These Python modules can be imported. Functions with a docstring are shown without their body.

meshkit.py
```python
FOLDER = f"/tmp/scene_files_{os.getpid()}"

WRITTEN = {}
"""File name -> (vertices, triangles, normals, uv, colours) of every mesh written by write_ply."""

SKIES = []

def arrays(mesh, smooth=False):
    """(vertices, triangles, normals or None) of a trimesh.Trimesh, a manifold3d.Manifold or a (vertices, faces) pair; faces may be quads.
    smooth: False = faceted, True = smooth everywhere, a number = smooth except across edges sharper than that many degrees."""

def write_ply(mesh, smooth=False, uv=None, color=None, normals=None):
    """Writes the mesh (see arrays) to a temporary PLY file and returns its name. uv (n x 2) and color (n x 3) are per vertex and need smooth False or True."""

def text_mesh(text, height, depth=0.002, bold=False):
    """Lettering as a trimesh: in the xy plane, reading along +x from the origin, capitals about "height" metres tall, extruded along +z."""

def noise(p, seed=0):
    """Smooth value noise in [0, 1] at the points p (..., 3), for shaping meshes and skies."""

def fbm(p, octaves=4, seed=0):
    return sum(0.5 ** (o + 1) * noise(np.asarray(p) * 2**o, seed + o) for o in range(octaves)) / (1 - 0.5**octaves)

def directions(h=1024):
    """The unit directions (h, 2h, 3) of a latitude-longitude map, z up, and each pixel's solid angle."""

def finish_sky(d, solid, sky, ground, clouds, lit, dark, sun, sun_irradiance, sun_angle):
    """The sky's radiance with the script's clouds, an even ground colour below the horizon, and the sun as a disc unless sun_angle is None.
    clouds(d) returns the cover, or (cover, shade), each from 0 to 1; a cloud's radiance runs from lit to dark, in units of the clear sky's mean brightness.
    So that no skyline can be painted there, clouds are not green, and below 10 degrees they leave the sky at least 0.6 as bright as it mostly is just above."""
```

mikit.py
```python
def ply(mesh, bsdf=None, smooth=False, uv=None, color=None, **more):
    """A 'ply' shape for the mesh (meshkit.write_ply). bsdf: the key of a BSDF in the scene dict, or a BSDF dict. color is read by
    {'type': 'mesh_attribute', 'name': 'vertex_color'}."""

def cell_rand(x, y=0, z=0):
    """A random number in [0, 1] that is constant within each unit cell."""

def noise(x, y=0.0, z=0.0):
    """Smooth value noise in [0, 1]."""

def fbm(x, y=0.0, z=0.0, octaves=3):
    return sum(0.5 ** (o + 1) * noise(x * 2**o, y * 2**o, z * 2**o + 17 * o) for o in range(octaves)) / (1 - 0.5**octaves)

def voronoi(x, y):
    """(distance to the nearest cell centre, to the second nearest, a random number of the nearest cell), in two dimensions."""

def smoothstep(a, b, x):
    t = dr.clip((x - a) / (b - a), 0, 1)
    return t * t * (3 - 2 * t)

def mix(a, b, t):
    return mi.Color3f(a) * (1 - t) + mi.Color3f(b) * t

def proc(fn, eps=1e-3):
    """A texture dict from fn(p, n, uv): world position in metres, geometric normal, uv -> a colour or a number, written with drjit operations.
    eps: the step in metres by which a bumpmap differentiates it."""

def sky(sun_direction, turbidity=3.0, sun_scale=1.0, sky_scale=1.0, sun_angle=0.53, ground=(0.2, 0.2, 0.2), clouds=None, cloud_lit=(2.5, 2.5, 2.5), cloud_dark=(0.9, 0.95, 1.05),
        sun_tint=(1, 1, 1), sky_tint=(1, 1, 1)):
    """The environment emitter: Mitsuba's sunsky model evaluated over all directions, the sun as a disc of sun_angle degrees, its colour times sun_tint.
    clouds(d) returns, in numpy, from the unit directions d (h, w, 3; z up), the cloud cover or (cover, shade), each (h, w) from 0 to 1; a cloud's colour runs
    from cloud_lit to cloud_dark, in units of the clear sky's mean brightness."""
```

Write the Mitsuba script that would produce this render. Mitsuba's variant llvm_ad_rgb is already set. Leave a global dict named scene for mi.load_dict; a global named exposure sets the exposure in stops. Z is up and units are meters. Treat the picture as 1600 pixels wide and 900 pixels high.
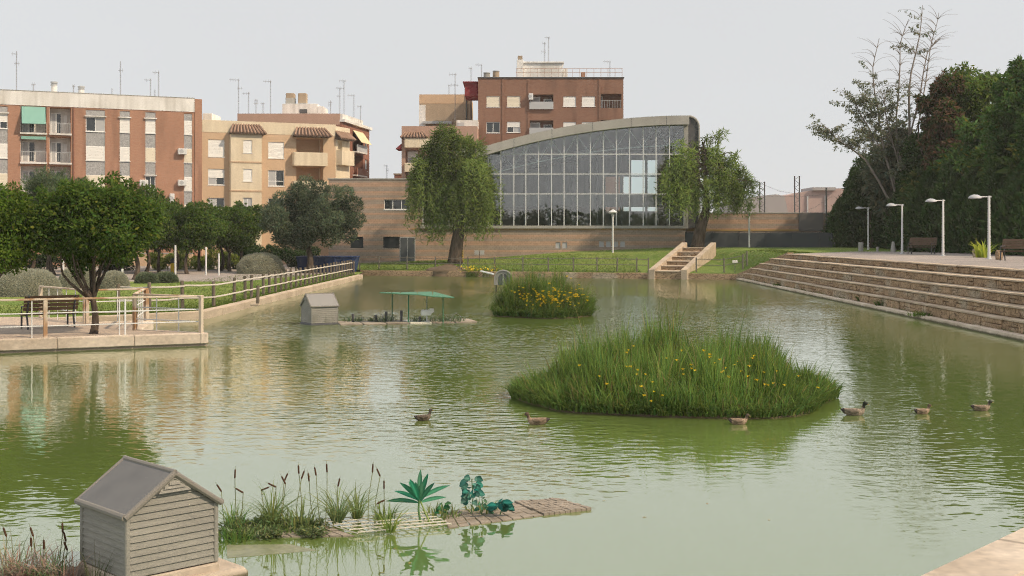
import math, random, numpy as np, trimesh, manifold3d, mitsuba as mi, mikit, meshkit, drjit as dr
from mikit import proc, fbm, noise, smoothstep, mix, cell_rand
T = mi.ScalarTransform4f
scene, labels = {'type': 'scene'}, {}
# ------------------------------------------------------------------ camera, sky, exposure
EYE, F_PX, CX, HZ = 3.2, 1900.0, 800.0, 370.0           # eye height above the water, focal length, and horizon of the 1600 x 900 picture
scene['camera'] = {'type': 'perspective', 'fov': 2 * math.degrees(math.atan(800 / F_PX)), 'fov_axis': 'x', 'near_clip': 0.1, 'far_clip': 3000.0,
                   'principal_point_offset_y': (450 - HZ) / 900.0, 'to_world': T().look_at(origin=[0, 0, EYE], target=[0, 10, EYE], up=[0, 0, 1]),
                   'film': {'type': 'hdrfilm', 'width': 1024, 'height': 576}}
SUN = (0.80, -0.46, 0.80)
def clouds(d):
    n = meshkit.fbm(d * np.array([2.2, 2.2, 5.0]) + 3.1, 4, 5)
    return np.clip(0.90 + 0.10 * n, 0, 1), np.clip(0.15 + 0.5 * (n - 0.35), 0, 1)
scene['sky'] = mikit.sky(SUN, turbidity=4, sun_scale=0.62, sun_angle=1.6, clouds=clouds, cloud_lit=(1.97, 1.98, 1.97), cloud_dark=(1.38, 1.43, 1.49), sun_tint=(1.0, 0.99, 0.985))
exposure = 2.02
HAZE = 0.00026                                            # haze density per metre
# ------------------------------------------------------------------ helpers
R = np.random.default_rng(7)
def number(name):
    if name not in scene and name not in labels: return name
    k = 1
    while f'{name}_{k:03d}' in scene or f'{name}_{k:03d}' in labels: k += 1
    return f'{name}_{k:03d}'
def thing(name, label, cat, group=None):
    key = number(name); labels[key] = {'label': label, 'category': cat}
    if group: labels[key]['group'] = group
    return key
class B:
    """collects triangles"""
    def __init__(s): s.v, s.f, s.c, s.n = [], [], [], 0
    def add(s, v, f, col=None, M=None):
        v = np.asarray(v, float).reshape(-1, 3); f = np.asarray(f, int)
        if f.ndim == 2 and f.shape[1] == 4: f = np.vstack([f[:, [0, 1, 2]], f[:, [0, 2, 3]]])
        if M is not None: v = M(v)
        s.v.append(v); s.f.append(f + s.n); s.n += len(v)
        if col is not None: s.c.append(np.broadcast_to(np.asarray(col, float), (len(v), 3)))
        return s
    def hexa(s, p, M=None, col=None):                   # bottom ring 0-3, top ring 4-7
        return s.add(p, [[3, 2, 1, 0], [4, 5, 6, 7], [0, 1, 5, 4], [1, 2, 6, 5], [2, 3, 7, 6], [3, 0, 4, 7]], col, M)
    def box(s, a, b, M=None, col=None):
        (x0, y0, z0), (x1, y1, z1) = a, b
        return s.hexa([[x0, y0, z0], [x1, y0, z0], [x1, y1, z0], [x0, y1, z0], [x0, y0, z1], [x1, y0, z1], [x1, y1, z1], [x0, y1, z1]], M, col)
    def cbox(s, a, b, c=0.02, M=None, col=None):        # chamfered box
        a, b = np.asarray(a, float), np.asarray(b, float); h = (b - a) / 2; c = min(c, 0.45 * h.min())
        v = (a + b) / 2 + CB_S * (h - c) + CB_O * c
        return s.add(v, CB_F, col, M)
    def tube(s, pts, r, sides=6, M=None, col=None, caps=True):
        p = np.asarray(pts, float); n = len(p); r = np.broadcast_to(np.asarray(r, float), (n,))
        t = np.gradient(p, axis=0); t /= np.linalg.norm(t, axis=1, keepdims=True) + 1e-12
        ref = np.array([0, 0, 1.0]) if abs(t.mean(0)[2]) < 0.8 * np.linalg.norm(t.mean(0)) + 1e-9 else np.array([0.0, 1.0, 0.0])
        a = np.cross(t, ref); a /= np.linalg.norm(a, axis=1, keepdims=True) + 1e-12; b = np.cross(t, a)
        an = np.arange(sides) * 2 * np.pi / sides + np.pi / sides
        v = (p[:, None] + r[:, None, None] * (np.cos(an)[None, :, None] * a[:, None] + np.sin(an)[None, :, None] * b[:, None])).reshape(-1, 3)
        i, j = np.meshgrid(np.arange(n - 1), np.arange(sides), indexing='ij'); j2 = (j + 1) % sides
        q = np.stack([i * sides + j, i * sides + j2, (i + 1) * sides + j2, (i + 1) * sides + j], -1).reshape(-1, 4)
        f = np.vstack([q[:, [0, 2, 1]], q[:, [0, 3, 2]]])
        if caps:
            k = np.arange(1, sides - 1)
            f = np.vstack([f, np.stack([0 * k, k, k + 1], 1), np.stack([0 * k, k + 1, k], 1) + (n - 1) * sides])
        return s.add(v, f, col, M)
    def lathe(s, prof, c=(0, 0, 0), n=12, M=None, col=None, sx=1.0, sy=1.0):
        prof = np.asarray(prof, float); an = np.arange(n) * 2 * np.pi / n
        v = np.stack([prof[:, 0][:, None] * np.cos(an) * sx, prof[:, 0][:, None] * np.sin(an) * sy, np.repeat(prof[:, 1][:, None], n, 1)], -1).reshape(-1, 3) + np.asarray(c)
        i, j = np.meshgrid(np.arange(len(prof) - 1), np.arange(n), indexing='ij'); j2 = (j + 1) % n
        q = np.stack([i * n + j, i * n + j2, (i + 1) * n + j2, (i + 1) * n + j], -1).reshape(-1, 4)
        return s.add(v, q, col, M)
    def prism(s, poly, z0, z1, M=None, col=None):
        import shapely
        m = trimesh.creation.extrude_polygon(shapely.Polygon(poly), z1 - z0, engine='earcut')
        return s.add(np.array(m.vertices) + [0, 0, z0], m.faces, col, M)
    def get(s):
        return np.vstack(s.v), np.vstack(s.f)
    def col(s):
        return np.vstack(s.c) if s.c else None
def _cbox():
    S, O = [], []
    for sx in (-1, 1):
        for sy in (-1, 1):
            for sz in (-1, 1):
                for k in range(3):
                    o = np.zeros(3); o[k] = (sx, sy, sz)[k]; S.append((sx, sy, sz)); O.append(o)
    S, O = np.array(S, float), np.array(O)
    h = trimesh.Trimesh(S * 0.8 + O * 0.2, process=False).convex_hull if False else trimesh.convex.convex_hull(S * 0.8 + O * 0.2)
    key = {tuple(np.round(v, 5)): i for i, v in enumerate(S * 0.8 + O * 0.2)}
    m = np.array([key[tuple(np.round(v, 5))] for v in h.vertices])
    return S, O, m[h.faces]
CB_S, CB_O, CB_F = _cbox()
def put(key, b, mat, smooth=False, uv=None):
    if isinstance(b, B):
        c = b.col(); m = b.get()
        scene[key] = mikit.ply(m, mat, (True if smooth else False) if c is not None else smooth, color=c, uv=uv)
    else: scene[key] = mikit.ply(b, mat, smooth, uv=uv)
    return key
def part(parent, name, b, mat, smooth=False, label=None, stuff=False):
    key = put(number(parent + '__' + name), b, mat, smooth)
    if label or stuff:
        labels[key] = {}
        if label: labels[key]['label'] = label
        if stuff: labels[key]['kind'] = 'stuff'
    return key
def solo(name, b, mat, label, cat, group=None, smooth=False, stuff=False):
    key = thing(name, label, cat, group); put(key, b, mat, smooth)
    if stuff: labels[key]['kind'] = 'stuff'
    return key
def struct(name, b, mat, label, smooth=False, uv=None):
    key = number(name); labels[key] = {'label': label, 'category': name.split('_')[0], 'kind': 'structure'}
    put(key, b, mat, smooth, uv); return key
def at(px, py, Y):                                       # picture point at distance Y
    return np.array([(px - CX) / F_PX * Y, Y, EYE + (HZ - py) * Y / F_PX])
def on(px, py, z=0.0):                                   # picture point on the level z
    Y = F_PX * (EYE - z) / (py - HZ); return np.array([(px - CX) / F_PX * Y, Y, z])
def rotz(a, c=(0, 0, 0), s=1.0):
    ca, sa = math.cos(a), math.sin(a); A = np.array([[ca, sa, 0], [-sa, ca, 0], [0, 0, 1]]) * s
    return lambda v: v @ A + np.asarray(c)
class Plane:
    """a facade: u to the right along it, w inwards, z up"""
    def __init__(s, p0, d):
        s.p0 = np.array([p0[0], p0[1]], float); s.d = np.array(d, float) / np.linalg.norm(d); s.n = np.array([-s.d[1], s.d[0]])
    def M(s, v):
        return np.column_stack([s.p0 + v[:, :1] * s.d + v[:, 1:2] * s.n, v[:, 2]])
    def uz(s, px, py, w=0.0):
        r = (px - CX) / F_PX; p = s.p0 + w * s.n
        u = (r * p[1] - p[0]) / (s.d[0] - r * s.d[1]); Y = p[1] + u * s.d[1]
        return u, EYE + (HZ - py) * Y / F_PX
    def rect(s, x0, x1, y0, y1, w=0.0):                  # picture rectangle -> (u0, u1, z0, z1)
        u0, zt = s.uz(x0, y0, w); u1, _ = s.uz(x1, y0, w); uc, z1 = s.uz((x0 + x1) / 2, y0, w); _, z0 = s.uz((x0 + x1) / 2, y1, w)
        return u0, u1, z0, z1
# ------------------------------------------------------------------ materials
def bs(name, c, rough=0.8, spec=0.3, **k):
    col = c if isinstance(c, dict) else {'type': 'rgb', 'value': list(c)}
    scene[name] = {'type': 'twosided', 'bsdf': {'type': 'principled', 'base_color': col, 'roughness': rough, 'specular': spec, **k}}
    return name
def weather(c1, c2, sc=0.5, streak=0.35):
    """colour that wanders between two tones, with rain streaks and fine grain"""
    def fn(p, n, uv):
        a = fbm(p.x * sc, p.y * sc, p.z * sc, 3)
        s = fbm(p.x * 3.1, p.y * 3.1, p.z * 0.25, 2)
        g = noise(p.x * 23, p.y * 23, p.z * 23)
        return mix(c1, c2, dr.clip(a * 1.5 - 0.35 + streak * (s - 0.5) * 2, 0, 1)) * (0.88 + 0.24 * g)
    return proc(fn)
def brickfn(c1, c2, mortar, k=1.0):
    def fn(p, n, uv):
        h = p.x * 0.95 + p.y * 0.31
        row = dr.floor(p.z / 0.075); q = h / 0.25 + 0.5 * (row - 2 * dr.floor(row / 2)); col = dr.floor(q)
        r = cell_rand(col, row, 3)
        fz, fx = p.z / 0.075 - row, q - col
        joint = dr.select((fz < 0.14) | (fx < 0.05), 1.0, 0.0)
        big = fbm(p.x * 0.35, p.y * 0.35, p.z * 0.22, 3)
        base = mix(c1, c2, dr.clip(0.55 * r + 0.9 * (big - 0.3), 0, 1))
        st = smoothstep(0.55, 0.8, fbm(h * 1.1, 2.0, p.z * 0.16, 3))
        return mix(base, mortar, joint * 0.55) * (1 - 0.22 * st)
    return proc(fn)
bs('m_brick_red', brickfn((0.415, 0.225, 0.15), (0.34, 0.175, 0.115), (0.38, 0.29, 0.23)))
bs('m_brick_brown', brickfn((0.265, 0.145, 0.10), (0.20, 0.105, 0.075), (0.24, 0.17, 0.135)))
bs('m_brick_dark', (0.26, 0.12, 0.085))
bs('m_white', weather((0.75, 0.74, 0.715), (0.54, 0.52, 0.48), 0.4, 0.7))
bs('m_ochre', weather((0.56, 0.40, 0.265), (0.49, 0.345, 0.225), 0.3, 0.25))
bs('m_cream', weather((0.69, 0.60, 0.45), (0.57, 0.48, 0.35), 0.3, 0.6))
bs('m_pink', weather((0.44, 0.29, 0.225), (0.37, 0.24, 0.185), 0.2))
bs('m_beige', weather((0.40, 0.31, 0.22), (0.30, 0.24, 0.18), 0.3))
bs('m_shutter', (0.76, 0.75, 0.72), 0.5)
bs('m_shutter_cream', (0.70, 0.64, 0.52), 0.5)
bs('m_frame', (0.74, 0.74, 0.73), 0.4)
scene['m_pane'] = {'type': 'plastic', 'diffuse_reflectance': {'type': 'rgb', 'value': [0.035, 0.042, 0.048]}, 'int_ior': 1.6}
bs('m_curtain', (0.42, 0.43, 0.44), 0.5)
bs('m_inside', (0.10, 0.09, 0.085))
def tilefn(p, n, uv):
    h = p.x * 0.95 + p.y * 0.31; q, z = h / 0.12, p.z / 0.12
    j = dr.select((q - dr.floor(q) < 0.12) | (z - dr.floor(z) < 0.12), 1.0, 0.0)
    return mix((0.44, 0.44, 0.44), (0.30, 0.30, 0.305), dr.clip(cell_rand(dr.floor(q), dr.floor(z), 1) * 0.8, 0, 1)) * (1 - 0.35 * j)
bs('m_tile_grey', proc(tilefn), 0.45)
bs('m_roof_tile', weather((0.36, 0.235, 0.17), (0.23, 0.145, 0.105), 1.5))
bs('m_awning_green', (0.22, 0.42, 0.36)); bs('m_awning_cream', (0.68, 0.56, 0.36)); bs('m_maroon', (0.20, 0.03, 0.035))
bs('m_metal', (0.42, 0.43, 0.44), 0.45, 0.5); bs('m_metal_dark', (0.09, 0.09, 0.095), 0.5); bs('m_aerial', (0.26, 0.26, 0.27), 0.5)
bs('m_white_metal', (0.66, 0.66, 0.65), 0.4, 0.5)
def bandfn(p, n, uv):
    z = p.z + 0.05 * (fbm(p.x * 0.25, 1.0, 0.0, 2) - 0.5)
    row = dr.floor(z / 0.2); h = p.x / 0.4 + 0.5 * (row - 2 * dr.floor(row / 2)); col = dr.floor(h)
    band = smoothstep(0.44, 0.58, 0.5 + 0.22 * dr.sin(row * 1.85 + 0.6) + 0.28 * (cell_rand(row, 2, 5) - 0.5) + 0.16 * (fbm(p.x * 0.35, row * 0.7, 0.0, 2) - 0.5))
    r = cell_rand(col, row, 3)
    c = mix(mix((0.47, 0.32, 0.225), (0.41, 0.27, 0.19), r), mix((0.36, 0.29, 0.235), (0.31, 0.25, 0.205), r), band)
    j = dr.select((z / 0.2 - row < 0.09) | (h - col < 0.05), 1.0, 0.0)
    dirt = smoothstep(0.5, 0.85, fbm(p.x * 0.8, 3.0, p.z * 0.2, 3))
    return c * (1 - 0.25 * j) * (1 - 0.25 * dirt)
bs('m_band', proc(bandfn))
bs('m_concrete', weather((0.40, 0.39, 0.36), (0.31, 0.30, 0.28), 0.35))
bs('m_coping', weather((0.44, 0.36, 0.275), (0.29, 0.23, 0.17), 1.3, 0.1))
def palefn(p, n, uv):
    a = fbm(p.x * 1.1, p.y * 1.1, p.z * 1.1, 3); g = fbm(p.x * 14, p.y * 14, p.z * 14, 2); s = fbm(p.x * 2.6, p.y * 2.6, p.z * 0.6, 3)
    c = mix((0.55, 0.47, 0.385), (0.36, 0.29, 0.22), dr.clip(a * 1.7 - 0.4 + 0.5 * (s - 0.5), 0, 1)) * (0.8 + 0.4 * g)
    return mix(c, (0.10, 0.09, 0.05), 1 - smoothstep(0.03, 0.10, p.z - 0.05 * (s - 0.5)))
bs('m_coping_pale', proc(palefn))
def stonefn(p, n, uv):
    a = fbm(p.x * 1.7, p.y * 1.7, p.z * 3.0, 3); g = fbm(p.x * 16, p.y * 16, p.z * 16, 2)
    b = noise(p.x * 0.9 + 9, p.y * 0.9, p.z * 0.9)
    d1, d2, w = mikit.voronoi(p.y * 4.2 + p.x * 4.2 + 1.3 * noise(p.y * 3, p.z * 5, 1.0), p.z * 5.5 + 1.5 * noise(p.y * 4, p.z * 4, 2.0))
    crack = 1 - smoothstep(0.03, 0.16, d2 - d1)
    c = mix(mix((0.40, 0.285, 0.18), (0.27, 0.185, 0.115), dr.clip(a * 1.7 - 0.35, 0, 1)), (0.36, 0.30, 0.22), smoothstep(0.55, 0.8, b))
    return c * (0.72 + 0.56 * g) * (0.86 + 0.28 * w) * (1 - 0.62 * crack)
bs('m_stone', proc(stonefn), 0.9)
bs('m_mortar', (0.13, 0.095, 0.065), 0.95)
def grassfn(p, n, uv):
    a = fbm(p.x * 0.28, p.y * 0.28, 0.0, 4); b = fbm(p.x * 3.0, p.y * 3.0, 0.0, 3); g = noise(p.x * 30, p.y * 9, 0.0)
    c = mix((0.082, 0.128, 0.026), (0.135, 0.172, 0.042), dr.clip(a * 2 - 0.5, 0, 1))
    c = mix(c, (0.20, 0.185, 0.075), smoothstep(0.56, 0.75, b) * 0.45)
    return c * (0.70 + 0.6 * g)
bs('m_grass', proc(grassfn), 0.9, 0.15)
def pavefn(p, n, uv):
    a = fbm(p.x * 0.4, p.y * 0.4, 0.0, 3); g = noise(p.x * 12, p.y * 12, 0.0)
    qx, qy = p.x / 0.6, p.y / 0.6
    j = dr.select((qx - dr.floor(qx) < 0.03) | (qy - dr.floor(qy) < 0.03), 1.0, 0.0)
    return mix((0.29, 0.25, 0.225), (0.21, 0.185, 0.17), dr.clip(a * 1.6 - 0.3, 0, 1)) * (0.86 + 0.28 * g) * (1 - 0.3 * j)
bs('m_paving', proc(pavefn))
bs('m_deck', weather((0.36, 0.29, 0.23), (0.25, 0.20, 0.16), 0.7))
bs('m_earth', weather((0.16, 0.115, 0.075), (0.10, 0.075, 0.05), 1.2))
def woodfn(p, n, uv):
    g = fbm(p.x * 22, p.y * 22, p.z * 2.2, 2); a = fbm(p.x * 0.7, p.y * 0.7, p.z * 0.7, 2)
    return mix((0.16, 0.132, 0.10), (0.075, 0.062, 0.05), dr.clip(g * 1.4 - 0.3, 0, 1)) * (0.75 + 0.5 * a)
bs('m_wood', proc(woodfn)); bs('m_wood_dark', (0.115, 0.075, 0.05)); bs('m_rail', (0.52, 0.47, 0.41), 0.6)
def rustfn(p, n, uv):
    a = smoothstep(0.50, 0.66, fbm(p.x * 2.2, p.y * 2.2, p.z * 1.6, 3))
    return mix((0.56, 0.47, 0.37), (0.36, 0.21, 0.115), a)
bs('m_tile_gap', (0.075, 0.05, 0.04)); bs('m_rusty', proc(rustfn), 0.6)
def barkfn(p, n, uv):
    g = fbm(p.x * 9, p.y * 9, p.z * 1.6, 3); return mix((0.135, 0.10, 0.075), (0.05, 0.038, 0.03), dr.clip(g * 2 - 0.5, 0, 1))
bs('m_bark', proc(barkfn), 0.95); bs('m_bark_pale', (0.25, 0.215, 0.19), 0.9)
scene['m_leaf'] = {'type': 'principledthin', 'base_color': {'type': 'mesh_attribute', 'name': 'vertex_color'}, 'roughness': 0.5, 'diff_trans': 0.95, 'spec_trans': 0.0, 'eta': 1.35}
scene['m_paint'] = {'type': 'twosided', 'bsdf': {'type': 'principled', 'base_color': {'type': 'mesh_attribute', 'name': 'vertex_color'}, 'roughness': 0.6, 'specular': 0.3}}
def sidingfn(p, n, uv):
    a = fbm(p.x * 1.8, p.y * 1.8, p.z * 3.5, 3); g = fbm(p.x * 14, p.y * 14, p.z * 70, 2)
    return mix(mix((0.28, 0.27, 0.238), (0.215, 0.207, 0.185), dr.clip(a * 1.6 - 0.3, 0, 1)) * (0.86 + 0.28 * g), (0.09, 0.10, 0.06), 0.55 * smoothstep(0.45, 0.8, fbm(p.x * 5 + p.y * 3, p.y * 5, p.z * 1.2, 3)) * (1 - smoothstep(0.2, 0.5, p.z)))
bs('m_siding', proc(sidingfn), 0.7)
def hroof(p, n, uv):
    a = fbm(p.x * 4, p.y * 4, p.z * 4, 4); s = smoothstep(0.70, 0.76, noise(p.x * 19, p.y * 19, p.z * 19))
    return mix(mix((0.13, 0.13, 0.133), (0.185, 0.183, 0.18), a), (0.32, 0.31, 0.29), s * 0.0 + 0.12 * smoothstep(0.75, 0.9, fbm(p.x * 40, p.y * 40, p.z * 40, 2)))
bs('m_house_roof', proc(hroof), 0.75); bs('m_trim', (0.205, 0.19, 0.168), 0.5)
bs('m_green_plastic', (0.055, 0.175, 0.095), 0.45); bs('m_blue', (0.02, 0.038, 0.115), 0.5); bs('m_yellow', (0.62, 0.42, 0.02), 0.5)
bs('m_cattail', (0.075, 0.04, 0.022), 0.9); bs('m_mat', weather((0.31, 0.265, 0.215), (0.19, 0.16, 0.125), 3.2)); bs('m_lattice', (0.58, 0.55, 0.46), 0.7)
bs('m_yellow_line', (0.36, 0.235, 0.085), 0.7); bs('m_hoarding', (0.075, 0.085, 0.095), 0.6); bs('m_far_pink', weather((0.42, 0.31, 0.28), (0.36, 0.27, 0.25), 0.1)); bs('m_far_grey', (0.34, 0.32, 0.32))
scene['m_glazing'] = {'type': 'thindielectric', 'int_ior': 2.0, 'specular_transmittance': {'type': 'rgb', 'value': [0.67, 0.80, 0.78]}}
def ripple(p, n, uv):
    amp = (0.45 + 0.9 * smoothstep(0.38, 0.62, fbm(p.x * 0.16 + 5, p.y * 0.10, 0.0, 2))) * (0.28 + 0.72 * smoothstep(14.0, 20.0, p.y + 0.9 * p.x))
    wx, wy = p.x + 0.35 * noise(p.x * 0.8, p.y * 0.8), p.y + 0.3 * noise(p.x * 0.7 + 8, p.y * 0.7)
    h = 0.8 * noise(wx * 2.6, wy * 5.2, 1.0) + 0.75 * noise(wx * 5.3 + wy * 1.3, wy * 9.5, 2.0) + 0.5 * noise(wx * 11 - wy * 2, wy * 18.0, 3.0)
    return h * amp
def waterfn(p, n, uv):
    a = fbm(p.x * 0.12, p.y * 0.09, 0.0, 3)
    return mix((0.140, 0.205, 0.042), (0.168, 0.230, 0.064), a)
scene['m_water'] = {'type': 'bumpmap', 'scale': 0.0066, 'nested': proc(ripple, 4e-3), 'bsdf': {'type': 'blendbsdf', 'weight': 0.30, 'a': {'type': 'plastic', 'int_ior': 2.0, 'nonlinear': False, 'diffuse_reflectance': proc(waterfn)},
                    'b': {'type': 'conductor', 'material': 'none', 'specular_reflectance': {'type': 'rgb', 'value': [0.96, 0.96, 0.95]}}}}
# ------------------------------------------------------------------ ground, water, lawns, banks
def flat(poly, z):
    import shapely
    v, f = trimesh.creation.triangulate_polygon(shapely.Polygon(poly), engine='earcut')
    f = np.asarray(f); v = np.asarray(v)
    e = np.cross(v[f[:, 1]] - v[f[:, 0]], v[f[:, 2]] - v[f[:, 0]]); f[e < 0] = f[e < 0][:, ::-1]
    return B().add(np.column_stack([v, np.full(len(v), z)]), f)
struct('ground', flat([(-1400, -300), (1400, -300), (1400, 2500), (-1400, 2500)], -0.6), 'm_earth', 'bare ground reaching to the horizon')
wv = np.array([[-70, -8, 0], [24, -8, 0], [24, 104, 0], [-70, 104, 0]], float)
struct('water', B().add(wv, [[0, 1, 2], [0, 2, 3]]), 'm_water', 'murky green pond water with small ripples', uv=wv[:, :2])
SHORE = [(-11.46, 93.4), (-11.9, 47.5), (-14.3, 44.8), (-17.0, 42.6), (-60, 42.2)]
struct('lawn', flat([(-12.3, 100.5), (-11.46 - .35, 93.3), (-11.9 - .35, 47.5), (-14.3 - .3, 45.1), (-17.0, 42.9), (-60, 42.5), (-120, 42.5), (-120, 79), (-12.6, 79)][:0] +
       [(-11.81, 79.0), (-12.25, 47.5), (-14.6, 45.1), (-17.1, 42.9), (-120, 42.5), (-120, 79.0)], 0.30), 'm_grass', 'mown lawn on the left bank of the pond')
struct('pavement', flat([(-11.81, 79.0), (-120, 79.0), (-120, 320), (-14, 320), (-14, 101), (-12.3, 100.5), (-11.81, 93.3)], 0.296), 'm_paving', 'grey paved walk under the row of orange trees')
struct('lawn_strip', flat([(-11.81, 79.0), (-11.81, 93.3), (-12.3, 100.5), (-14.2, 101), (-17.5, 79.0)], 0.30), 'm_grass', 'narrow strip of lawn along the fence at the far left bank')
def wall_along(pts, w, z0, z1, c=0.02):
    b = B()
    for (x0, y0), (x1, y1) in zip(pts[:-1], pts[1:]):
        L = math.hypot(x1 - x0, y1 - y0); n = max(1, int(L / 2.4))
        for i in range(n):
            a0, a1 = i / n, (i + 1) / n
            P = Plane((x0 + (x1 - x0) * a0, y0 + (y1 - y0) * a0), (x1 - x0, y1 - y0)); j = R.uniform(-0.012, 0.012)
            yield P, L / n, j
kerb = thing('pond_kerb', 'weathered concrete kerb along the left edge of the pond below the post fence', 'kerb')
for P, L, j in wall_along(SHORE[::-1], 0.35, 0, 0.3):
    part(kerb, 'kerb_stone', B().cbox((0.008, -0.0 + j, -0.5), (L - 0.008, 0.42, 0.31 + j * 0.5), 0.03, P.M), 'm_coping')
BANK = lambda x: 100.5 - 0.34 * (x + 12.3)                    # far bank line
def zback(x): return np.interp(x, [-14, -3, 5.8, 14, 21, 60], [0.80, 1.2, 1.87, 2.2, 2.25, 2.25])
def yfront(x): return np.where(x < 17.0, BANK(np.minimum(x, 17.0)), np.interp(x, [17.0, 19.2, 27.2, 62], [90.4, 84.35, 97, 97]))
def zfront(x): return np.interp(x, [-14, 17.0, 19.2, 60], [0.44, 0.44, 2.016, 2.016])
def lawn_z(x, y):
    t = np.clip((y - yfront(x)) / (112.0 - yfront(x)), 0, 1); t = 0.55 * t + 0.45 * t * t * (3 - 2 * t)
    return zfront(x) + (zback(x) - zfront(x)) * t + 0.05 * (meshkit.noise(np.stack([x * 0.3, y * 0.3, x * 0], -1)) - 0.5)
gx, gt = np.meshgrid(np.linspace(-14.1, 62, 180), np.linspace(0, 1, 40), indexing='ij')
gy = yfront(gx) + (113.5 - yfront(gx)) * gt
ii, jj = np.meshgrid(np.arange(179), np.arange(39), indexing='ij'); q = np.stack([ii * 40 + jj, (ii + 1) * 40 + jj, (ii + 1) * 40 + jj + 1, ii * 40 + jj + 1], -1).reshape(-1, 4)
struct('lawn_back', B().add(np.stack([gx, gy, lawn_z(gx, gy)], -1), q), 'm_grass', 'sloping lawn on the far bank in front of the glass hall', smooth=True)
bank = thing('bank_wall', 'low brown retaining wall along the far edge of the pond', 'retaining wall')
for P, L, j in wall_along([(-12.6, float(BANK(-12.6))), (10.9, float(BANK(10.9)))], 0, 0, 0):
    part(bank, 'wall_block', B().cbox((0.006, j - .02, -0.5), (L - 0.006, 0.4, 0.44 + j), 0.04, P.M), 'm_stone')
for P, L, j in wall_along([(13.1, float(BANK(13.1))), (17.35, float(BANK(17.35)))], 0, 0, 0):
    part(bank, 'wall_block', B().cbox((0.006, j - .02, -0.5), (L - 0.006, 0.4, 0.44 + j), 0.04, P.M), 'm_stone')
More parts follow.
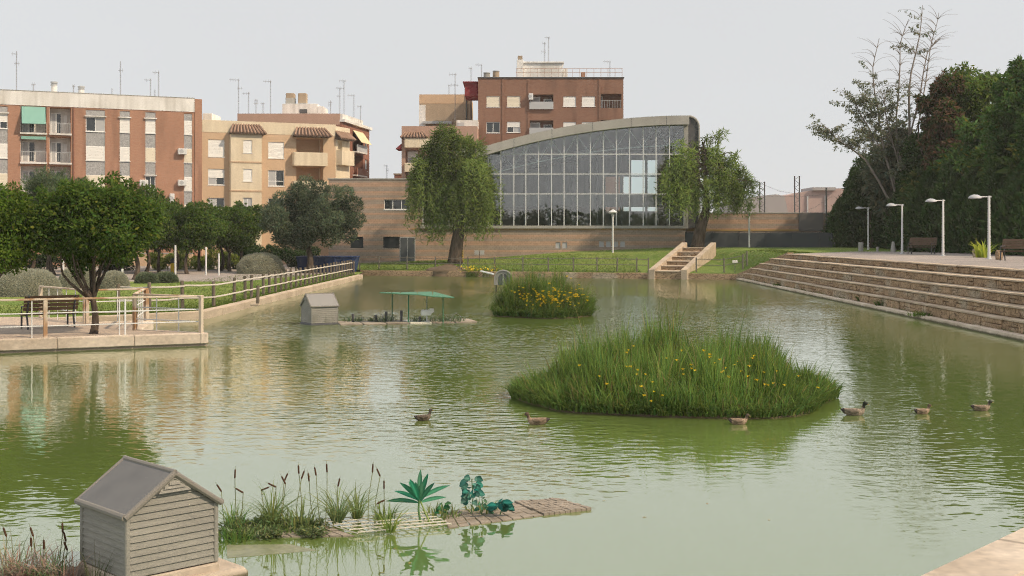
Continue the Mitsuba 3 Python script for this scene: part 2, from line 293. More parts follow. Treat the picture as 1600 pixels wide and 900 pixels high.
# near quay (bottom right corner)
qd = np.array([1.49, 1.60]) / math.hypot(1.49, 1.6); Pq = Plane((3.56, 10.4), qd)
quay = thing('stone_quay', 'pale stone edge of the near bank at the bottom right corner', 'quay')
part(quay, 'quay_bed', B().box((-14, -30, -0.55), (14, -0.6, 0.27), Pq.M), 'm_coping')
u = -9.0
while u < 9:
    L = 1.5 + 0.5 * R.random(); part(quay, 'coping_stone', B().cbox((u + .006, -0.62, -0.5), (u + L - .006, 0.0, 0.345 + R.uniform(-.006, .006)), 0.025, Pq.M), 'm_coping_pale'); u += L
u = -9.4
while u < 9:
    L = 1.2 + 0.6 * R.random(); part(quay, 'paving_slab', B().cbox((u + .006, -1.9, 0.0), (u + L - .006, -0.63, 0.352 + R.uniform(-.006, .006)), 0.015, Pq.M), 'm_coping_pale'); u += L
# ------------------------------------------------------------------ stepped terrace on the right
TN, TF, TZ, TE = [18.2, 17.43, 16.87, 16.42, 16.05], [19.0, 18.2, 17.75, 17.3, 16.95], [2.02, 1.70, 1.31, 0.94, 0.55], [84.2, 86.0, 87.3, 88.4, 89.4]
def tx(k, y): return TN[k] + (TF[k] - TN[k]) * (y - 40) / 45
Y0, Y1 = 24.0, 84.2
struct('terrace_paving', B().add([[tx(0, Y0) + .3, Y0, 2.022], [80, Y0, 2.022], [80, 97, 2.022], [27.2, 97, 2.022], [tx(0, Y1) + .3, Y1, 2.022]], [[0, 1, 2], [0, 2, 3], [0, 3, 4]]), 'm_paving', 'pale paved promenade above the stone steps')
ter = thing('stone_terrace', 'stepped terrace of rough brown stone blocks with pale treads along the right bank', 'terrace')
core = B()
for k in range(5):
    zb = TZ[k + 1] if k < 4 else 0.1
    Y1 = TE[k]; core.hexa([[tx(k, Y0) + .09, Y0, -.5], [22, Y0, -.5], [tx(k, Y1) + .9, Y1, -.5], [tx(k, Y1) + .09, Y1, -.5], [tx(k, Y0) + .09, Y0, TZ[k] - .075], [22, Y0, TZ[k] - .075 - .01 * k], [tx(k, Y1) + .9, Y1, TZ[k] - .075 - .01 * k], [tx(k, Y1) + .09, Y1, TZ[k] - .075]])
part(ter, 'core', core, 'm_mortar')
far_stones = B(); nst = 0
def rough(b, a, c, ch, amp, M=None):
    h = B().cbox(a, c, ch); v, f = h.get(); v = v + R.uniform(-amp, amp, v.shape); b.add(v, f, M=M); return b
for k in range(5):
    Y1 = TE[k]; zb = (TZ[k + 1] if k < 4 else 0.10); y = 25.0
    while y < Y1 - 0.3:
        L = min(R.uniform(0.45, 1.0), Y1 - y); zt = TZ[k] - 0.055
        split = R.random() < 0.35 and L > 0.6
        for (za, zc) in ([(zb, zt)] if not split else [(zb, zb + .5 * (zt - zb)), (zb + .5 * (zt - zb), zt)]):
            X = tx(k, y + L / 2); dep = R.uniform(-.02, .025)
            b = far_stones if (y > 57 or nst >= 290 or y + L < 33) else B()
            rough(b, (X + dep, y + .012, za + .008), (X + .16, y + L - .012, zc - .006), 0.035, 0.012)
            if b is not far_stones: part(ter, 'stone_block', b, 'm_stone'); nst += 1
        y += L
part(ter, 'far_stone_blocks', far_stones, 'm_stone', stuff=True)
bs('m_tread', weather((0.46, 0.375, 0.285), (0.29, 0.225, 0.16), 1.6, 0.1))
def chip(p):                                             # a slab whose front edge is worn unevenly along its length
    p = np.array(p, float); b = B(); n = 5; f = lambda a, c, t: p[a] * (1 - t) + p[c] * t; cuts = [f(0, 3, i / n) for i in range(n + 1)]; off = R.uniform(-.014, .016, n + 1); dz = R.uniform(-.006, .004, n + 1)
    for i in range(n):
        t0, t1 = i / n, (i + 1) / n; q = [f(0, 3, t0), f(1, 2, t0), f(1, 2, t1), f(0, 3, t1), f(4, 7, t0), f(5, 6, t0), f(5, 6, t1), f(4, 7, t1)]
        for j, o, z_ in ((0, off[i], 0), (3, off[i + 1], 0), (4, off[i], dz[i]), (7, off[i + 1], dz[i + 1])): q[j] = q[j] + np.array([o, 0, z_])
        b.hexa(q)
    return b
for k in range(5):
    y = Y0; Y1 = TE[k]
    while y < Y1 - .05:
        L = min(R.uniform(2.2, 3.2), Y1 - y); yb = y + L - .008; ov = .05 + R.uniform(-.022, .022)
        def xb(yy): return tx(k, yy) + .45 if k == 0 else tx(k - 1, yy) + .08
        zt = TZ[k] + R.uniform(-.012, .012)
        part(ter, 'tread_slab', chip([[tx(k, y) - ov, y, zt - .055], [xb(y), y, zt - .055], [xb(yb), yb, zt - .055], [tx(k, yb) - ov, yb, zt - .055], [tx(k, y) - ov, y, zt], [xb(y), y, zt + .005], [xb(yb), yb, zt + .005], [tx(k, yb) - ov, yb, zt]]), 'm_tread'); y += L
y = Y0; Y1 = 89.2
px0 = lambda yy: 15.62 + .95 * (yy - 38) / 50
while y < Y1:
    L = min(R.uniform(2.5, 3.6), Y1 + .9 - y); yb = y + L - .01; z = 0.15 + R.uniform(-.012, .012)
    part(ter, 'edge_kerb', B().hexa([[px0(y), y, -.5], [px0(y) + .37, y, -.5], [px0(yb) + .37, yb, -.5], [px0(yb), yb, -.5], [px0(y) + .01, y, z], [px0(y) + .37, y, z], [px0(yb) + .37, yb, z], [px0(yb) + .01, yb, z]]), 'm_coping_pale'); y += L
Y1 = 89.0
part(ter, 'soil_strip', B().add([[px0(Y0) + .36, Y0, .105], [tx(4, Y0) + .2, Y0, .105], [tx(4, Y1) + .2, Y1, .105], [px0(Y1) + .36, Y1, .105]], [[0, 1, 2], [0, 2, 3]]), 'm_earth')
part(ter, 'end_wall', B().hexa([[0, -.12, -.5], [6.9, -.12, -.5], [6.9, .35, -.5], [0, .35, -.5], [0, -.12, .40], [6.9, -.12, 2.12], [6.9, .35, 2.12], [0, .35, .40]], Plane((16.75, 90.45), (2.35, -6.4)).M), 'm_stone', label='raking stone wall closing the far end of the steps')
# ------------------------------------------------------------------ stairs on the far bank
Ps = Plane((10.55, float(BANK(10.7)) - .35), (0.94, -0.33))           # u across, w up the slope
st = thing('garden_stairs', 'broad stone stairs with sloping flank walls climbing the far lawn', 'stairs')
NS, SW, RUN = 6, 2.35, 12.4
for k in range(NS):
    w0, w1 = RUN * k / NS, RUN * (k + 1) / NS; zt = 0.28 + (k + 1) * 2.02 / NS
    part(st, 'step', rough(B(), (0.33, w0 + .05, -.3), (SW, w1 + .3, zt - .07), 0.02, .006, Ps.M), 'm_stone')
    part(st, 'tread', B().cbox((0.33, w0, zt - .07), (SW, w1 + .05, zt), 0.02, Ps.M), 'm_coping')
for u0 in (-.12, SW):
    part(st, 'flank_wall', B().hexa([[u0, -.25, -.5], [u0 + .45, -.25, -.5], [u0 + .45, RUN, -.5], [u0, RUN, -.5], [u0, -.25, .72], [u0 + .45, -.25, .72], [u0 + .45, RUN, 2.72], [u0, RUN, 2.72]], Ps.M), 'm_coping')
# ------------------------------------------------------------------ facades
def facade(parent, P, u0, u1, z0, z1, holes, depth, mat, name='wall', skin=0.28, inside=True):
    us = sorted({u0, u1, *[h[0] for h in holes], *[h[1] for h in holes]}); zs = sorted({z0, z1, *[h[2] for h in holes], *[h[3] for h in holes]})
    us = [u for u in us if u0 <= u <= u1]; zs = [z for z in zs if z0 <= z <= z1]; b = B()
    for a, c in zip(us[:-1], us[1:]):
        for d, e in zip(zs[:-1], zs[1:]):
            um, zm = (a + c) / 2, (d + e) / 2
            if not any(h[0] < um < h[1] and h[2] < zm < h[3] for h in holes): b.add([[a, 0, d], [c, 0, d], [c, 0, e], [a, 0, e]], [[0, 1, 2, 3]], M=P.M)
    for h in holes:
        a, c, d, e = max(h[0], u0), min(h[1], u1), max(h[2], z0), min(h[3], z1); s = skin if len(h) < 5 else h[4]
        b.add([[a, 0, d], [a, s, d], [a, s, e], [a, 0, e], [c, 0, d], [c, s, d], [c, s, e], [c, 0, e]], [[0, 1, 2, 3], [4, 7, 6, 5], [3, 2, 6, 7], [0, 4, 5, 1]], M=P.M)
        if len(h) == 5 and s > skin: pass
    smax = max([skin] + [h[4] for h in holes if len(h) > 4])
    for h in holes:                                          # back of each recess
        a, c, d, e = max(h[0], u0), min(h[1], u1), max(h[2], z0), min(h[3], z1); s = skin if len(h) < 5 else h[4]
        b.add([[a, s, d], [c, s, d], [c, s, e], [a, s, e]], [[0, 1, 2, 3]], M=P.M)
    b.add([[u0, 0, z0], [u0, smax + .02, z0], [u0, smax + .02, z1], [u0, 0, z1], [u1, 0, z0], [u1, smax + .02, z0], [u1, smax + .02, z1], [u1, 0, z1]], [[0, 3, 2, 1], [4, 5, 6, 7], [3, 7, 6, 2]], M=P.M)
    b.box((u0, smax + .02, z0), (u1, depth, z1), P.M)
    return part(parent, name, b, mat)
def window(parent, P, h, kind='glass', rec=0.12, shutter='m_shutter', nm=1, frame='m_frame', drop=None):
    a, c, d, e = h[:4]; t = 0.07; f = B()
    f.box((a, rec, d), (a + t, rec + .06, e), P.M).box((c - t, rec, d), (c, rec + .06, e), P.M).box((a + t, rec, e - t), (c - t, rec + .06, e), P.M).box((a + t, rec, d), (c - t, rec + .06, d + t), P.M)
    for i in range(1, nm + 1):
        u = a + (c - a) * i / (nm + 1); f.box((u - t / 2, rec + .003, d + t), (u + t / 2, rec + .055, e - t), P.M)
    if kind == 'bar': f.box((a + t, rec + .005, d + (e - d) * .3), (c - t, rec + .05, d + (e - d) * .3 + t), P.M)
    w = part(parent, 'window', f, frame)
    drop = {'shutter': 1.0, 'half': R.uniform(.42, .6), 'glass': 0.0, 'bar': 0.0}[kind] if drop is None else drop
    if drop < 1:
        for i in range(nm + 1):
            u0 = a + (c - a) * i / (nm + 1) + t; u1 = a + (c - a) * (i + 1) / (nm + 1) - t
            part(w, 'pane', B().box((u0 - .03, rec + .025, d + t), (u1 + .03, rec + .04, e - t), P.M), 'm_pane' if R.random() < .55 else 'm_curtain')
    if drop > 0:
        zb = e - .03 - (e - d - .05) * drop; s = B()
        n = max(2, int((e - zb) / .14))
        for i in range(n):
            z0, z1 = zb + (e - .03 - zb) * i / n, zb + (e - .03 - zb) * (i + 1) / n
            s.hexa([[a + .02, rec - .05, z0], [c - .02, rec - .05, z0], [c - .02, rec - .01, z0], [a + .02, rec - .01, z0], [a + .02, rec - .035, z1 - .012], [c - .02, rec - .035, z1 - .012], [c - .02, rec - .01, z1 - .002], [a + .02, rec - .01, z1 - .002]], P.M)
        part(w, 'shutter', s, shutter)
    part(w, 'sill', B().box((a - .05, -.06, d - .06), (c + .05, rec, d - .002), P.M), 'm_frame')
    return w
def balcony(parent, P, u0, u1, z0, z1, out=0.9, mat='m_cream', th=.12, name='balcony'):
    b = B().box((u0, -out, z0), (u1, -.003, z0 + .15), P.M).box((u0, -out, z0 + .15), (u1, -out + th, z1), P.M).box((u0, -out + th, z0 + .15), (u0 + th, -.003, z1), P.M).box((u1 - th, -out + th, z0 + .15), (u1, -.003, z1), P.M)
    return part(parent, name, b, mat)
def tile_roof(parent, P, u0, u1, z0, z1, out, name='tile_canopy', side=.5):
    b = B(); n = max(3, int((u1 - u0) / .36)); g = B()
    g.hexa([[u0, -out, z0 - .12], [u1, -out, z0 - .12], [u1, -.003, z0 - .12], [u0, -.003, z0 - .12], [u0, -out, z0], [u1, -out, z0], [u1 - side, -.003, z1], [u0 + side, -.003, z1]], P.M)
    for i in range(n + 1):
        s = i / n; ua = u0 + (u1 - u0) * s; ub = u0 + side + (u1 - u0 - 2 * side) * s
        b.tube([[ua, -out - .06, z0 + .0], [(ua + ub) / 2, -out / 2, (z0 + z1) / 2 + .03], [ub, -.02, z1 + .03]], .105, 5, P.M)
    part(parent, 'canopy_base', g, 'm_tile_gap')
    return part(parent, name, b, 'm_roof_tile', stuff=False)
def ac_unit(P, px, py, label, w=.85, h=.6):
    u, z = P.uz(px, py)
    k = thing('air_conditioner', label, 'air conditioner', 'air conditioner units on the facades')
    part(k, 'casing', B().cbox((u - w / 2, -.55, z - h / 2), (u + w / 2, -.12, z + h / 2), .03, P.M), 'm_white_metal')
    an = np.arange(12) * 2 * np.pi / 12
    part(k, 'fan_grille', B().add(np.vstack([[[u - .1, -.556, z]], np.column_stack([u - .1 + .22 * np.cos(an), np.full(12, -.556), z + .22 * np.sin(an)])]), [[0, 1 + i, 1 + (i + 1) % 12] for i in range(12)], M=P.M), 'm_metal')
    part(k, 'bracket', B().box((u - .3, -.5, z - h / 2 - .05), (u - .25, -.003, z - h / 2), P.M).box((u + .25, -.5, z - h / 2 - .05), (u + .3, -.003, z - h / 2), P.M).box((u - .3, -.05, z - .1), (u - .25, -.003, z - h / 2), P.M), 'm_metal')
# --- red brick apartment building, left
PA = Plane((-31.65, 124.0), (0.916, 0.40))
ba = thing('brick_apartment_building', 'long red brick apartment block with white parapet and grey tiled window columns on the left', 'building')
uL = PA.uz(-140, 300)[0]; zpar = PA.uz(200, 171)[1]; ztop = PA.uz(200, 149.5)[1]
FL = PA.uz(207, 207.5)[1]; ST = 2.85                                      # sill of the top floor
cols = [(-12, 12, 'hscs'), (134, 164, 'gsch'), (187, 203, 'sscg'), (227, 243, 'scgc'), (287.5, 300, 'scsc'), (-75, -48, 'shsg')]
holes, wins, panels = [], [], []
for x0, x1, kinds in cols:
    u0, u1 = PA.uz(x0, 200)[0], PA.uz(x1, 200)[0]
    holes.append((u0, u1, FL - 3 * ST - 1.3, FL + 2.15, .14))
    for i in range(4):
        z0 = FL - i * ST; wins.append(((u0, u1, z0, z0 + 1.42), kinds[i], x1 - x0)); panels.append((u0, u1, z0 + 1.42, z0 + 2.15 if i == 0 else z0 + ST))
    panels.append((u0, u1, FL - 3 * ST - 1.3, FL - 3 * ST))
log = []
for x0, x1 in ((32, 72.5), (77.5, 111)):
    for i in range(4):
        u0, u1 = PA.uz(x0, 200)[0], PA.uz(x1, 200)[0]; z0 = PA.uz(72, 208)[1] - i * ST; hh = (u0, u1, z0, z0 + 2.55, 1.3); holes.append(hh); log.append(hh)
facade(ba, PA, uL, 0.0, -.5, zpar, holes, 13, 'm_brick_red')
for h, k, w in wins:
    window(ba, PA, h, {'h': 'half', 's': 'shutter', 'c': 'shutter', 'g': 'glass'}[k], rec=.06, shutter='m_shutter_cream' if k == 'c' else 'm_shutter', nm=1 if w > 14 else 0)
for (u0, u1, z0, z1) in panels: part(ba, 'tile_panel', B().box((u0, .05, z0 + .002), (u1, .13, z1 - .065), PA.M), 'm_tile_grey')
for h, k, w in wins:
    if h[2] > FL - 1 and w > 13 or R.random() < .25: part(ba, 'window_hood', B().box((h[0] - .12, -.22, h[3] + .02), (h[1] + .12, -.003, h[3] + .12), PA.M), 'm_white')
for i, (u0, u1, z0, z1, s) in enumerate(log):
    part(ba, 'balcony_slab', B().box((u0 - .05, -.25, z0 - .16), (u1 + .05, 1.0, z0 + .0), PA.M), 'm_white')
    rl = B().box((u0, -.18, z0 + .98), (u1, -.14, z0 + 1.03), PA.M)
    for q in range(13): uu = u0 + .03 + (u1 - u0 - .06) * q / 12; rl.box((uu - .012, -.172, z0), (uu + .012, -.148, z0 + .98), PA.M)
    part(ba, 'balcony_railing', rl, 'm_metal')
    um = u0 + (u1 - u0) * .55; part(ba, 'balcony_back', B().box((u0, 1.265, z0), (u1, 1.29, z1 - .02), PA.M).box((u0 + .002, .12, z0), (u0 + .03, 1.26, z1 - .02), PA.M), 'm_white')
    d = part(ba, 'balcony_door', B().box((u0 + .15, 1.2, z0), (um, 1.26, z0 + 2.1), PA.M), 'm_frame')
    for q in range(2): part(d, 'pane', B().box((u0 + .25 + q * (um - u0 - .1) / 2, 1.18, z0 + .15), (u0 + .1 + (q + 1) * (um - u0 - .1) / 2, 1.197, z0 + 2.0), PA.M), 'm_pane' if q else 'm_curtain')
    if i > 3: part(ba, 'balcony_window', B().box((um + .3, 1.2, z0 + 1.0), (u1 - .3, 1.25, z0 + 1.9), PA.M), 'm_frame')
u0, u1, z0, z1, s = log[0]
part(ba, 'awning', B().hexa([[u0 + .1, -1.0, z1 - 1.75], [u1 - .1, -1.0, z1 - 1.75], [u1 - .1, -.96, z1 - 1.78], [u0 + .1, -.96, z1 - 1.78], [u0 + .1, .03, z1 - .02], [u1 - .1, .03, z1 - .02], [u1 - .1, .06, z1 - .06], [u0 + .1, .06, z1 - .06]], PA.M), 'm_awning_green', label='pale green cloth awning hanging over the top balcony')
u0, u1, z0, z1, s = log[1]
part(ba, 'awning', B().box((u0 + .05, -.22, z1 - .35), (u1 - .05, -.05, z1 - .06), PA.M), 'm_awning_green', label='rolled green awning above the second balcony')
part(ba, 'parapet', B().box((uL, -.06, zpar + .002), (PA.uz(304, 160)[0], 13, ztop), PA.M), 'm_white', label='stained white rendered parapet')
part(ba, 'end_pier', B().box((PA.uz(304, 160)[0] + .01, -.10, -.5), (0.02, 13, PA.uz(310, 155)[1]), PA.M), 'm_brick_red')
part(ba, 'drainpipe', B().tube([[PA.uz(115, 170)[0], -.1, zpar], [PA.uz(115, 170)[0], -.1, 0]], .06, 6, PA.M), 'm_brick_dark')
part(ba, 'parapet_coping', B().box((uL, -.10, ztop + .002), (PA.uz(304, 160)[0], .3, ztop + .07), PA.M), 'm_concrete')
ac_unit(PA, 284, 237, 'air conditioner high on the brick wall beside the rightmost window column')
ac_unit(PA, 284, 286, 'air conditioner low on the brick wall beside the rightmost window column')
ac_unit(PA, 224, 286, 'air conditioner beside the sliding window in the third window column', .8)
ac_unit(PA, 268, 310, 'slim white outdoor unit on the brick wall above the orange trees', .45, .95)
# --- ochre building
ob = thing('ochre_apartment_building', 'ochre plastered apartment block with cream bays and small tiled canopies', 'building')
uR = PA.uz(524.5, 230)[0]; zp0, zp1 = PA.uz(330, 206.5)[1], PA.uz(330, 187.5)[1]
W = lambda *a: PA.rect(*a)
h1 = [W(325, 351, 218, 245), W(325, 351, 264, 289), W(325, 351, 309, 327), W(419, 444, 222, 247.5), W(419, 444, 266, 291), W(419, 444, 310, 331)]
lg = [W(463, 505, 216, 258) + (1.6,), W(463, 505, 261, 300) + (1.6,), W(463, 505, 306, 345) + (1.6,)]
facade(ob, PA, 0.03, uR, -.5, zp0, h1 + lg, 12, 'm_ochre')
for h, k in zip(h1, ('shutter', 'half', 'glass', 'shutter', 'bar', 'glass')): window(ob, PA, h, k)
part(ob, 'parapet', B().box((0.05, -.04, zp0 + .002), (uR, 12, zp1), PA.M), 'm_cream')
PB = Plane(PA.p0 - PA.n * .8, PA.d)
b0, b1 = PB.uz(361, 250)[0], PB.uz(409, 250)[0]
hb = [PB.rect(380, 394, 219, 239), PB.rect(380, 394, 264, 283.5), PB.rect(380, 394, 309, 331)]
hb = [(x[0], x[1], x[2], x[3]) for x in hb]
by = facade(ob, PB, b0, b1, -.4, PB.uz(385, 209)[1], hb, .797, 'm_cream', 'bay', .2)
for h, k in zip(hb, ('shutter', 'shutter', 'glass')): window(ob, PB, h, k, shutter='m_shutter' if k != 'x' else '', nm=1 if k == 'glass' else 0)
for yy in (253, 298, 343): z = PB.uz(385, yy)[1]; part(ob, 'cornice', B().box((b0 - .06, -.08, z - .09), (b1 + .06, .79, z + .05), PB.M), 'm_ochre')
a = PA.uz(357, 209); c = PA.uz(412, 209); tile_roof(ob, PA, a[0], c[0], PB.uz(385, 208)[1], PA.uz(385, 195)[1], 1.15)
a = PA.uz(457, 215); c = PA.uz(514, 215); tile_roof(ob, PA, a[0], c[0], PA.uz(485, 213)[1], PA.uz(485, 200)[1], 1.15)
for (y0, y1) in ((238, 259), (283, 304), (327, 348)):
    P1 = Plane(PA.p0 - PA.n * 1.0, PA.d); r = P1.rect(460, 512, y0, y1); balcony(ob, PA, r[0], r[1], r[2], r[3], 1.0)
PC = Plane(PA.M(np.array([[uR + .003, 0.0, 0.0]]))[0][:2], (0.35, 0.94))
facade(ob, PC, 0, 3.2, -.5, PC.uz(530, 198)[1], [(.5, 1.4, PC.uz(530, 240)[1], PC.uz(530, 221)[1])], 2.0, 'm_cream', 'side_wall')
tile_roof(ob, PC, -.2, 3.0, PC.uz(530, 217)[1], PC.uz(530, 206)[1], .8, side=.2)
for (y0, y1) in ((235, 258), (280, 302)): z0, z1 = PC.uz(530, y1)[1], PC.uz(530, y0)[1]; balcony(ob, PC, .1, 2.9, z0, z1, .7)
# --- red building behind
PR = Plane((-36, 150.0), (1, 0)); rb = thing('red_brick_building', 'red brick block with pink parapet and white roof hut behind the ochre building', 'building')
u0, u1 = PR.uz(371, 180)[0], PR.uz(535, 180)[0]; zt = PR.uz(400, 177.5)[1]; zc = PR.uz(400, 195)[1]
facade(rb, PR, u0, u1, -.5, zc, [], 12.2, 'm_brick_dark'); part(rb, 'parapet', B().box((u0, -.05, zc + .002), (u1 - .3, 12.2, zt), PR.M), 'm_pink')
PS = Plane(PR.M(np.array([[u1 + .003, 0.0, 0.0]]))[0][:2], (.156, .988)); s1 = PS.uz(577, 230)[0]
rr = PS.rect(551, 567, 203, 280); hh = []
zf = [PS.uz(560, y)[1] for y in (208, 240, 275)]
for i in range(3): hh.append((rr[0], rr[1], zf[0] - 2.5 - i * 3.0, zf[0] + .2 - i * 3.0, 1.2))
hh += [(s1 * .83, s1 * .93, zf[0] - 1.7 - i * 3, zf[0] - .2 - i * 3) for i in range(3)] + [(s1 * .12, s1 * .2, zf[0] - 1.7 - i * 3, zf[0] - .2 - i * 3) for i in range(3)]
facade(rb, PS, 0, s1, -.5, PS.uz(556, 197)[1], hh, 8, 'm_brick_dark', 'side_wall')
for h in hh[3:]: window(rb, PS, h, 'glass', nm=0)
zz = PS.uz(556, 197)[1]; part(rb, 'cornice', B().box((-.1, -.35, zz + .003), (s1 + .3, 8, zz + .35), PS.M), 'm_white'); part(rb, 'side_parapet', B().box((0, -.02, zz + .352), (s1 * .75, 8, zt - .02), PS.M), 'm_white')
for i, h in enumerate(hh[:3]):
    part(rb, 'balcony_slab', B().box((h[0], -.6, h[2] - .15), (h[1], -.002, h[2] + .02), PS.M), 'm_white'); part(rb, 'balcony_railing', B().box((h[0], -.6, h[2] + .022), (h[1], -.55, h[2] + .9), PS.M), 'm_brick_dark' if i else 'm_metal')
h = hh[0]; part(rb, 'awning', B().hexa([[h[0], -1.2, h[3] - 1.6], [h[1], -1.2, h[3] - 1.6], [h[1], -1.15, h[3] - 1.62], [h[0], -1.15, h[3] - 1.62], [h[0], -.05, h[3]], [h[1], -.05, h[3]], [h[1], -.02, h[3] - .04], [h[0], -.02, h[3] - .04]], PS.M), 'm_awning_cream', label='cream cloth awning sloping over the top balcony')
def box_px(parent, name, mat, x0, x1, y0, y1, Y, d, **k):
    a, c = at(x0, y1, Y), at(x1, y0, Y); return part(parent, name, B().cbox((a[0], Y, a[2]), (c[0], Y + d, c[2]), .03), mat, **k)
box_px(rb, 'roof_hut', 'm_white', 441, 496, 162, 178, 153, 5); box_px(rb, 'hut_door', 'm_metal_dark', 468, 480, 170.5, 177, 152.9, .08)
box_px(ob, 'roof_hut', 'm_white', 316.5, 331, 177, 190, 132, 4)
box_px(rb, 'hut_step', 'm_white', 496.3, 505, 166, 178, 153, 4)
for i, x in enumerate((453, 472)):
    k = thing('water_tank', ['low beige water tank, left one of the two on the white roof hut', 'beige water tank, right one of the two on the white roof hut'][i], 'water tank', 'water tanks on the white roof hut')
    a = at(x - 6.5, 162, 154); part(k, 'tank_body', B().cbox((a[0], 154, a[2] + .03), (a[0] + 1.05, 155.1, a[2] + 1.35), .06), 'm_beige'); part(k, 'tank_foot', B().cbox((a[0] - .03, 153.97, a[2]), (a[0] + 1.08, 155.13, a[2] + .62 * (1 - i) + .1), .02), 'm_concrete')
# --- brown brick block behind the hall
PD = Plane((0, 142.0), (1, 0)); bb = thing('brown_brick_block', 'tall brown brick apartment block with white roof hut rising behind the hall', 'building')
D = lambda *a: PD.rect(*a)
hw = [(D(760, 781, 150, 167), 'c'), (D(792, 813, 150, 167), 'c'), (D(880, 900, 150.5, 166.5), 's'), (D(909, 930, 150.5, 166.5), 's'), (D(760, 781, 190.5, 207.5), 'g'), (D(792, 813, 190, 207), 'h'), (D(880, 900, 190.5, 207), 'h'), (D(909, 930, 190.5, 207), 's')]
hw += [((h[0][0], h[0][1], h[0][2] - 3.0, h[0][3] - 3.0), k) for h, k in zip(hw[4:], 'sghc')]
hl = [D(827, 864.5, 147.5, 169.5) + (1.3,), D(827, 864.5, 188, 210) + (1.3,), D(938.5, 971, 146.5, 170.5) + (1.3,), D(938.5, 971, 187.5, 211) + (1.3,)]
facade(bb, PD, D(747, 750, 123, 200)[0], D(747, 974, 123, 200)[1], -.5, PD.uz(800, 122.5)[1], [h for h, k in hw] + hl, 14, 'm_brick_brown')
for h, k in hw: window(bb, PD, h, {'c': 'shutter', 's': 'shutter', 'g': 'glass', 'h': 'half'}[k], shutter='m_shutter_cream' if k == 'c' else 'm_shutter', nm=1 if k in 'gh' else 0)
for i, h in enumerate(hl):
    part(bb, 'balcony_front', B().box((h[0], -.02 if i > 1 else -.3, h[2] - .1), (h[1], .1, h[2] + (.12 if i > 1 else .75)), PD.M), 'm_brick_brown' if i > 1 else 'm_metal')
    um = (h[0] + h[1]) / 2 - (.1 if i < 2 else .9)
    d = part(bb, 'balcony_door', B().box((h[0] + .1, 1.15, h[2]), (um, 1.2, h[3] - .15), PD.M), 'm_frame' if i < 2 else 'm_frame')
    part(d, 'pane', B().box((h[0] + .25, 1.13, h[2] + .1), (um - .15, 1.148, h[3] - .3), PD.M), 'm_curtain' if i < 2 else 'm_pane')
    if i < 2:
        d = part(bb, 'balcony_window', B().box((um + .4, 1.15, h[2] + .5), (h[1] - .15, 1.2, h[3] - .4), PD.M), 'm_frame'); part(d, 'pane', B().box((um + .5, 1.13, h[2] + .6), (h[1] - .25, 1.148, h[3] - .5), PD.M), 'm_pane')
    else:
        r = B().box((h[0], .0, h[2] + .95), (h[1], .04, h[2] + 1.0), PD.M)
        for q in range(8): uu = h[0] + (h[1] - h[0]) * (q + .5) / 8; r.box((uu - .02, .005, h[2] + .12), (uu + .02, .035, h[2] + .95), PD.M)
        part(bb, 'balcony_railing', r, 'm_metal')
for x in (786, 826, 937): u, _ = PD.uz(x, 150); part(bb, 'pilaster', B().box((u - .12, -.10, -.4), (u + .12, -.002, PD.uz(800, 124)[1]), PD.M), 'm_brick_brown')
part(bb, 'coping', B().box((D(747, 750, 1, 2)[0] - .05, -.12, PD.uz(800, 122.4)[1]), (D(747, 974, 1, 2)[1] + .08, 14.05, PD.uz(800, 122.4)[1] + .14), PD.M), 'm_metal_dark')
box_px(bb, 'red_canopy', 'm_maroon', 726, 746.7, 129, 150, 142.6, 5, label='dark red sheet metal canopy on the left edge'); box_px(bb, 'canopy_eave', 'm_maroon', 723, 746.7, 127, 129, 142.3, 5.5)
rh = box_px(bb, 'roof_hut', 'm_white', 812, 879, 97.5, 122, 147, 6); box_px(bb, 'hut_eave', 'm_white', 811, 881.5, 96, 98.5, 146.8, 6.5); box_px(bb, 'hut_side', 'm_white', 880, 887, 107, 122, 148, 5)
ch = box_px(bb, 'chimney', 'm_white', 807.5, 817.5, 93, 122, 146.2, .75); box_px(ch, 'cap', 'm_beige', 809, 816.5, 87, 92.5, 146.3, .55)
box_px(bb, 'roof_vent', 'm_brick_red', 908, 914.5, 112.5, 122, 145, .5)
zr = PD.uz(800, 122.4)[1] + .14; r = B()
for zz in (.55, 1.02): r.box((at(806, 0, 143)[0], 142.2, zr + zz), (at(973, 0, 142)[0], 142.25, zr + zz + .05))
for x in np.linspace(807, 972, 16): p = at(x, 0, 142.2); r.box((p[0] - .02, 142.205, zr), (p[0] + .02, 142.245, zr + 1.02))
part(bb, 'roof_railing', r, 'm_pink')
for i, x in enumerate((760.5, 775)):
    k = thing('roof_cistern', ['squat grey cistern at the left on the brown block roof', 'taller beige cistern next to the squat one on the brown block roof'][i], 'water tank', 'cisterns on the brown block roof')
    a = at(x - 5, 122, 144); hgt = .62 if i == 0 else .82
    part(k, 'tank_body', B().lathe([(0, 0), (.36, 0), (.39, .1), (.38, hgt - .1), (.4, hgt - .05), (.0, hgt)], (a[0] + .38, 144.4, a[2]), 12), 'm_concrete' if i == 0 else 'm_beige', 35)
    part(k, 'lid', B().lathe([(0, 0), (.42, 0), (.42, .07), (0, .12)], (a[0] + .38, 144.4, a[2] + hgt), 12), 'm_metal', 35)
ac_unit(PD, 829.5, 151.5, 'air conditioner at the left edge of the top balcony on the brown block', .5, .75)
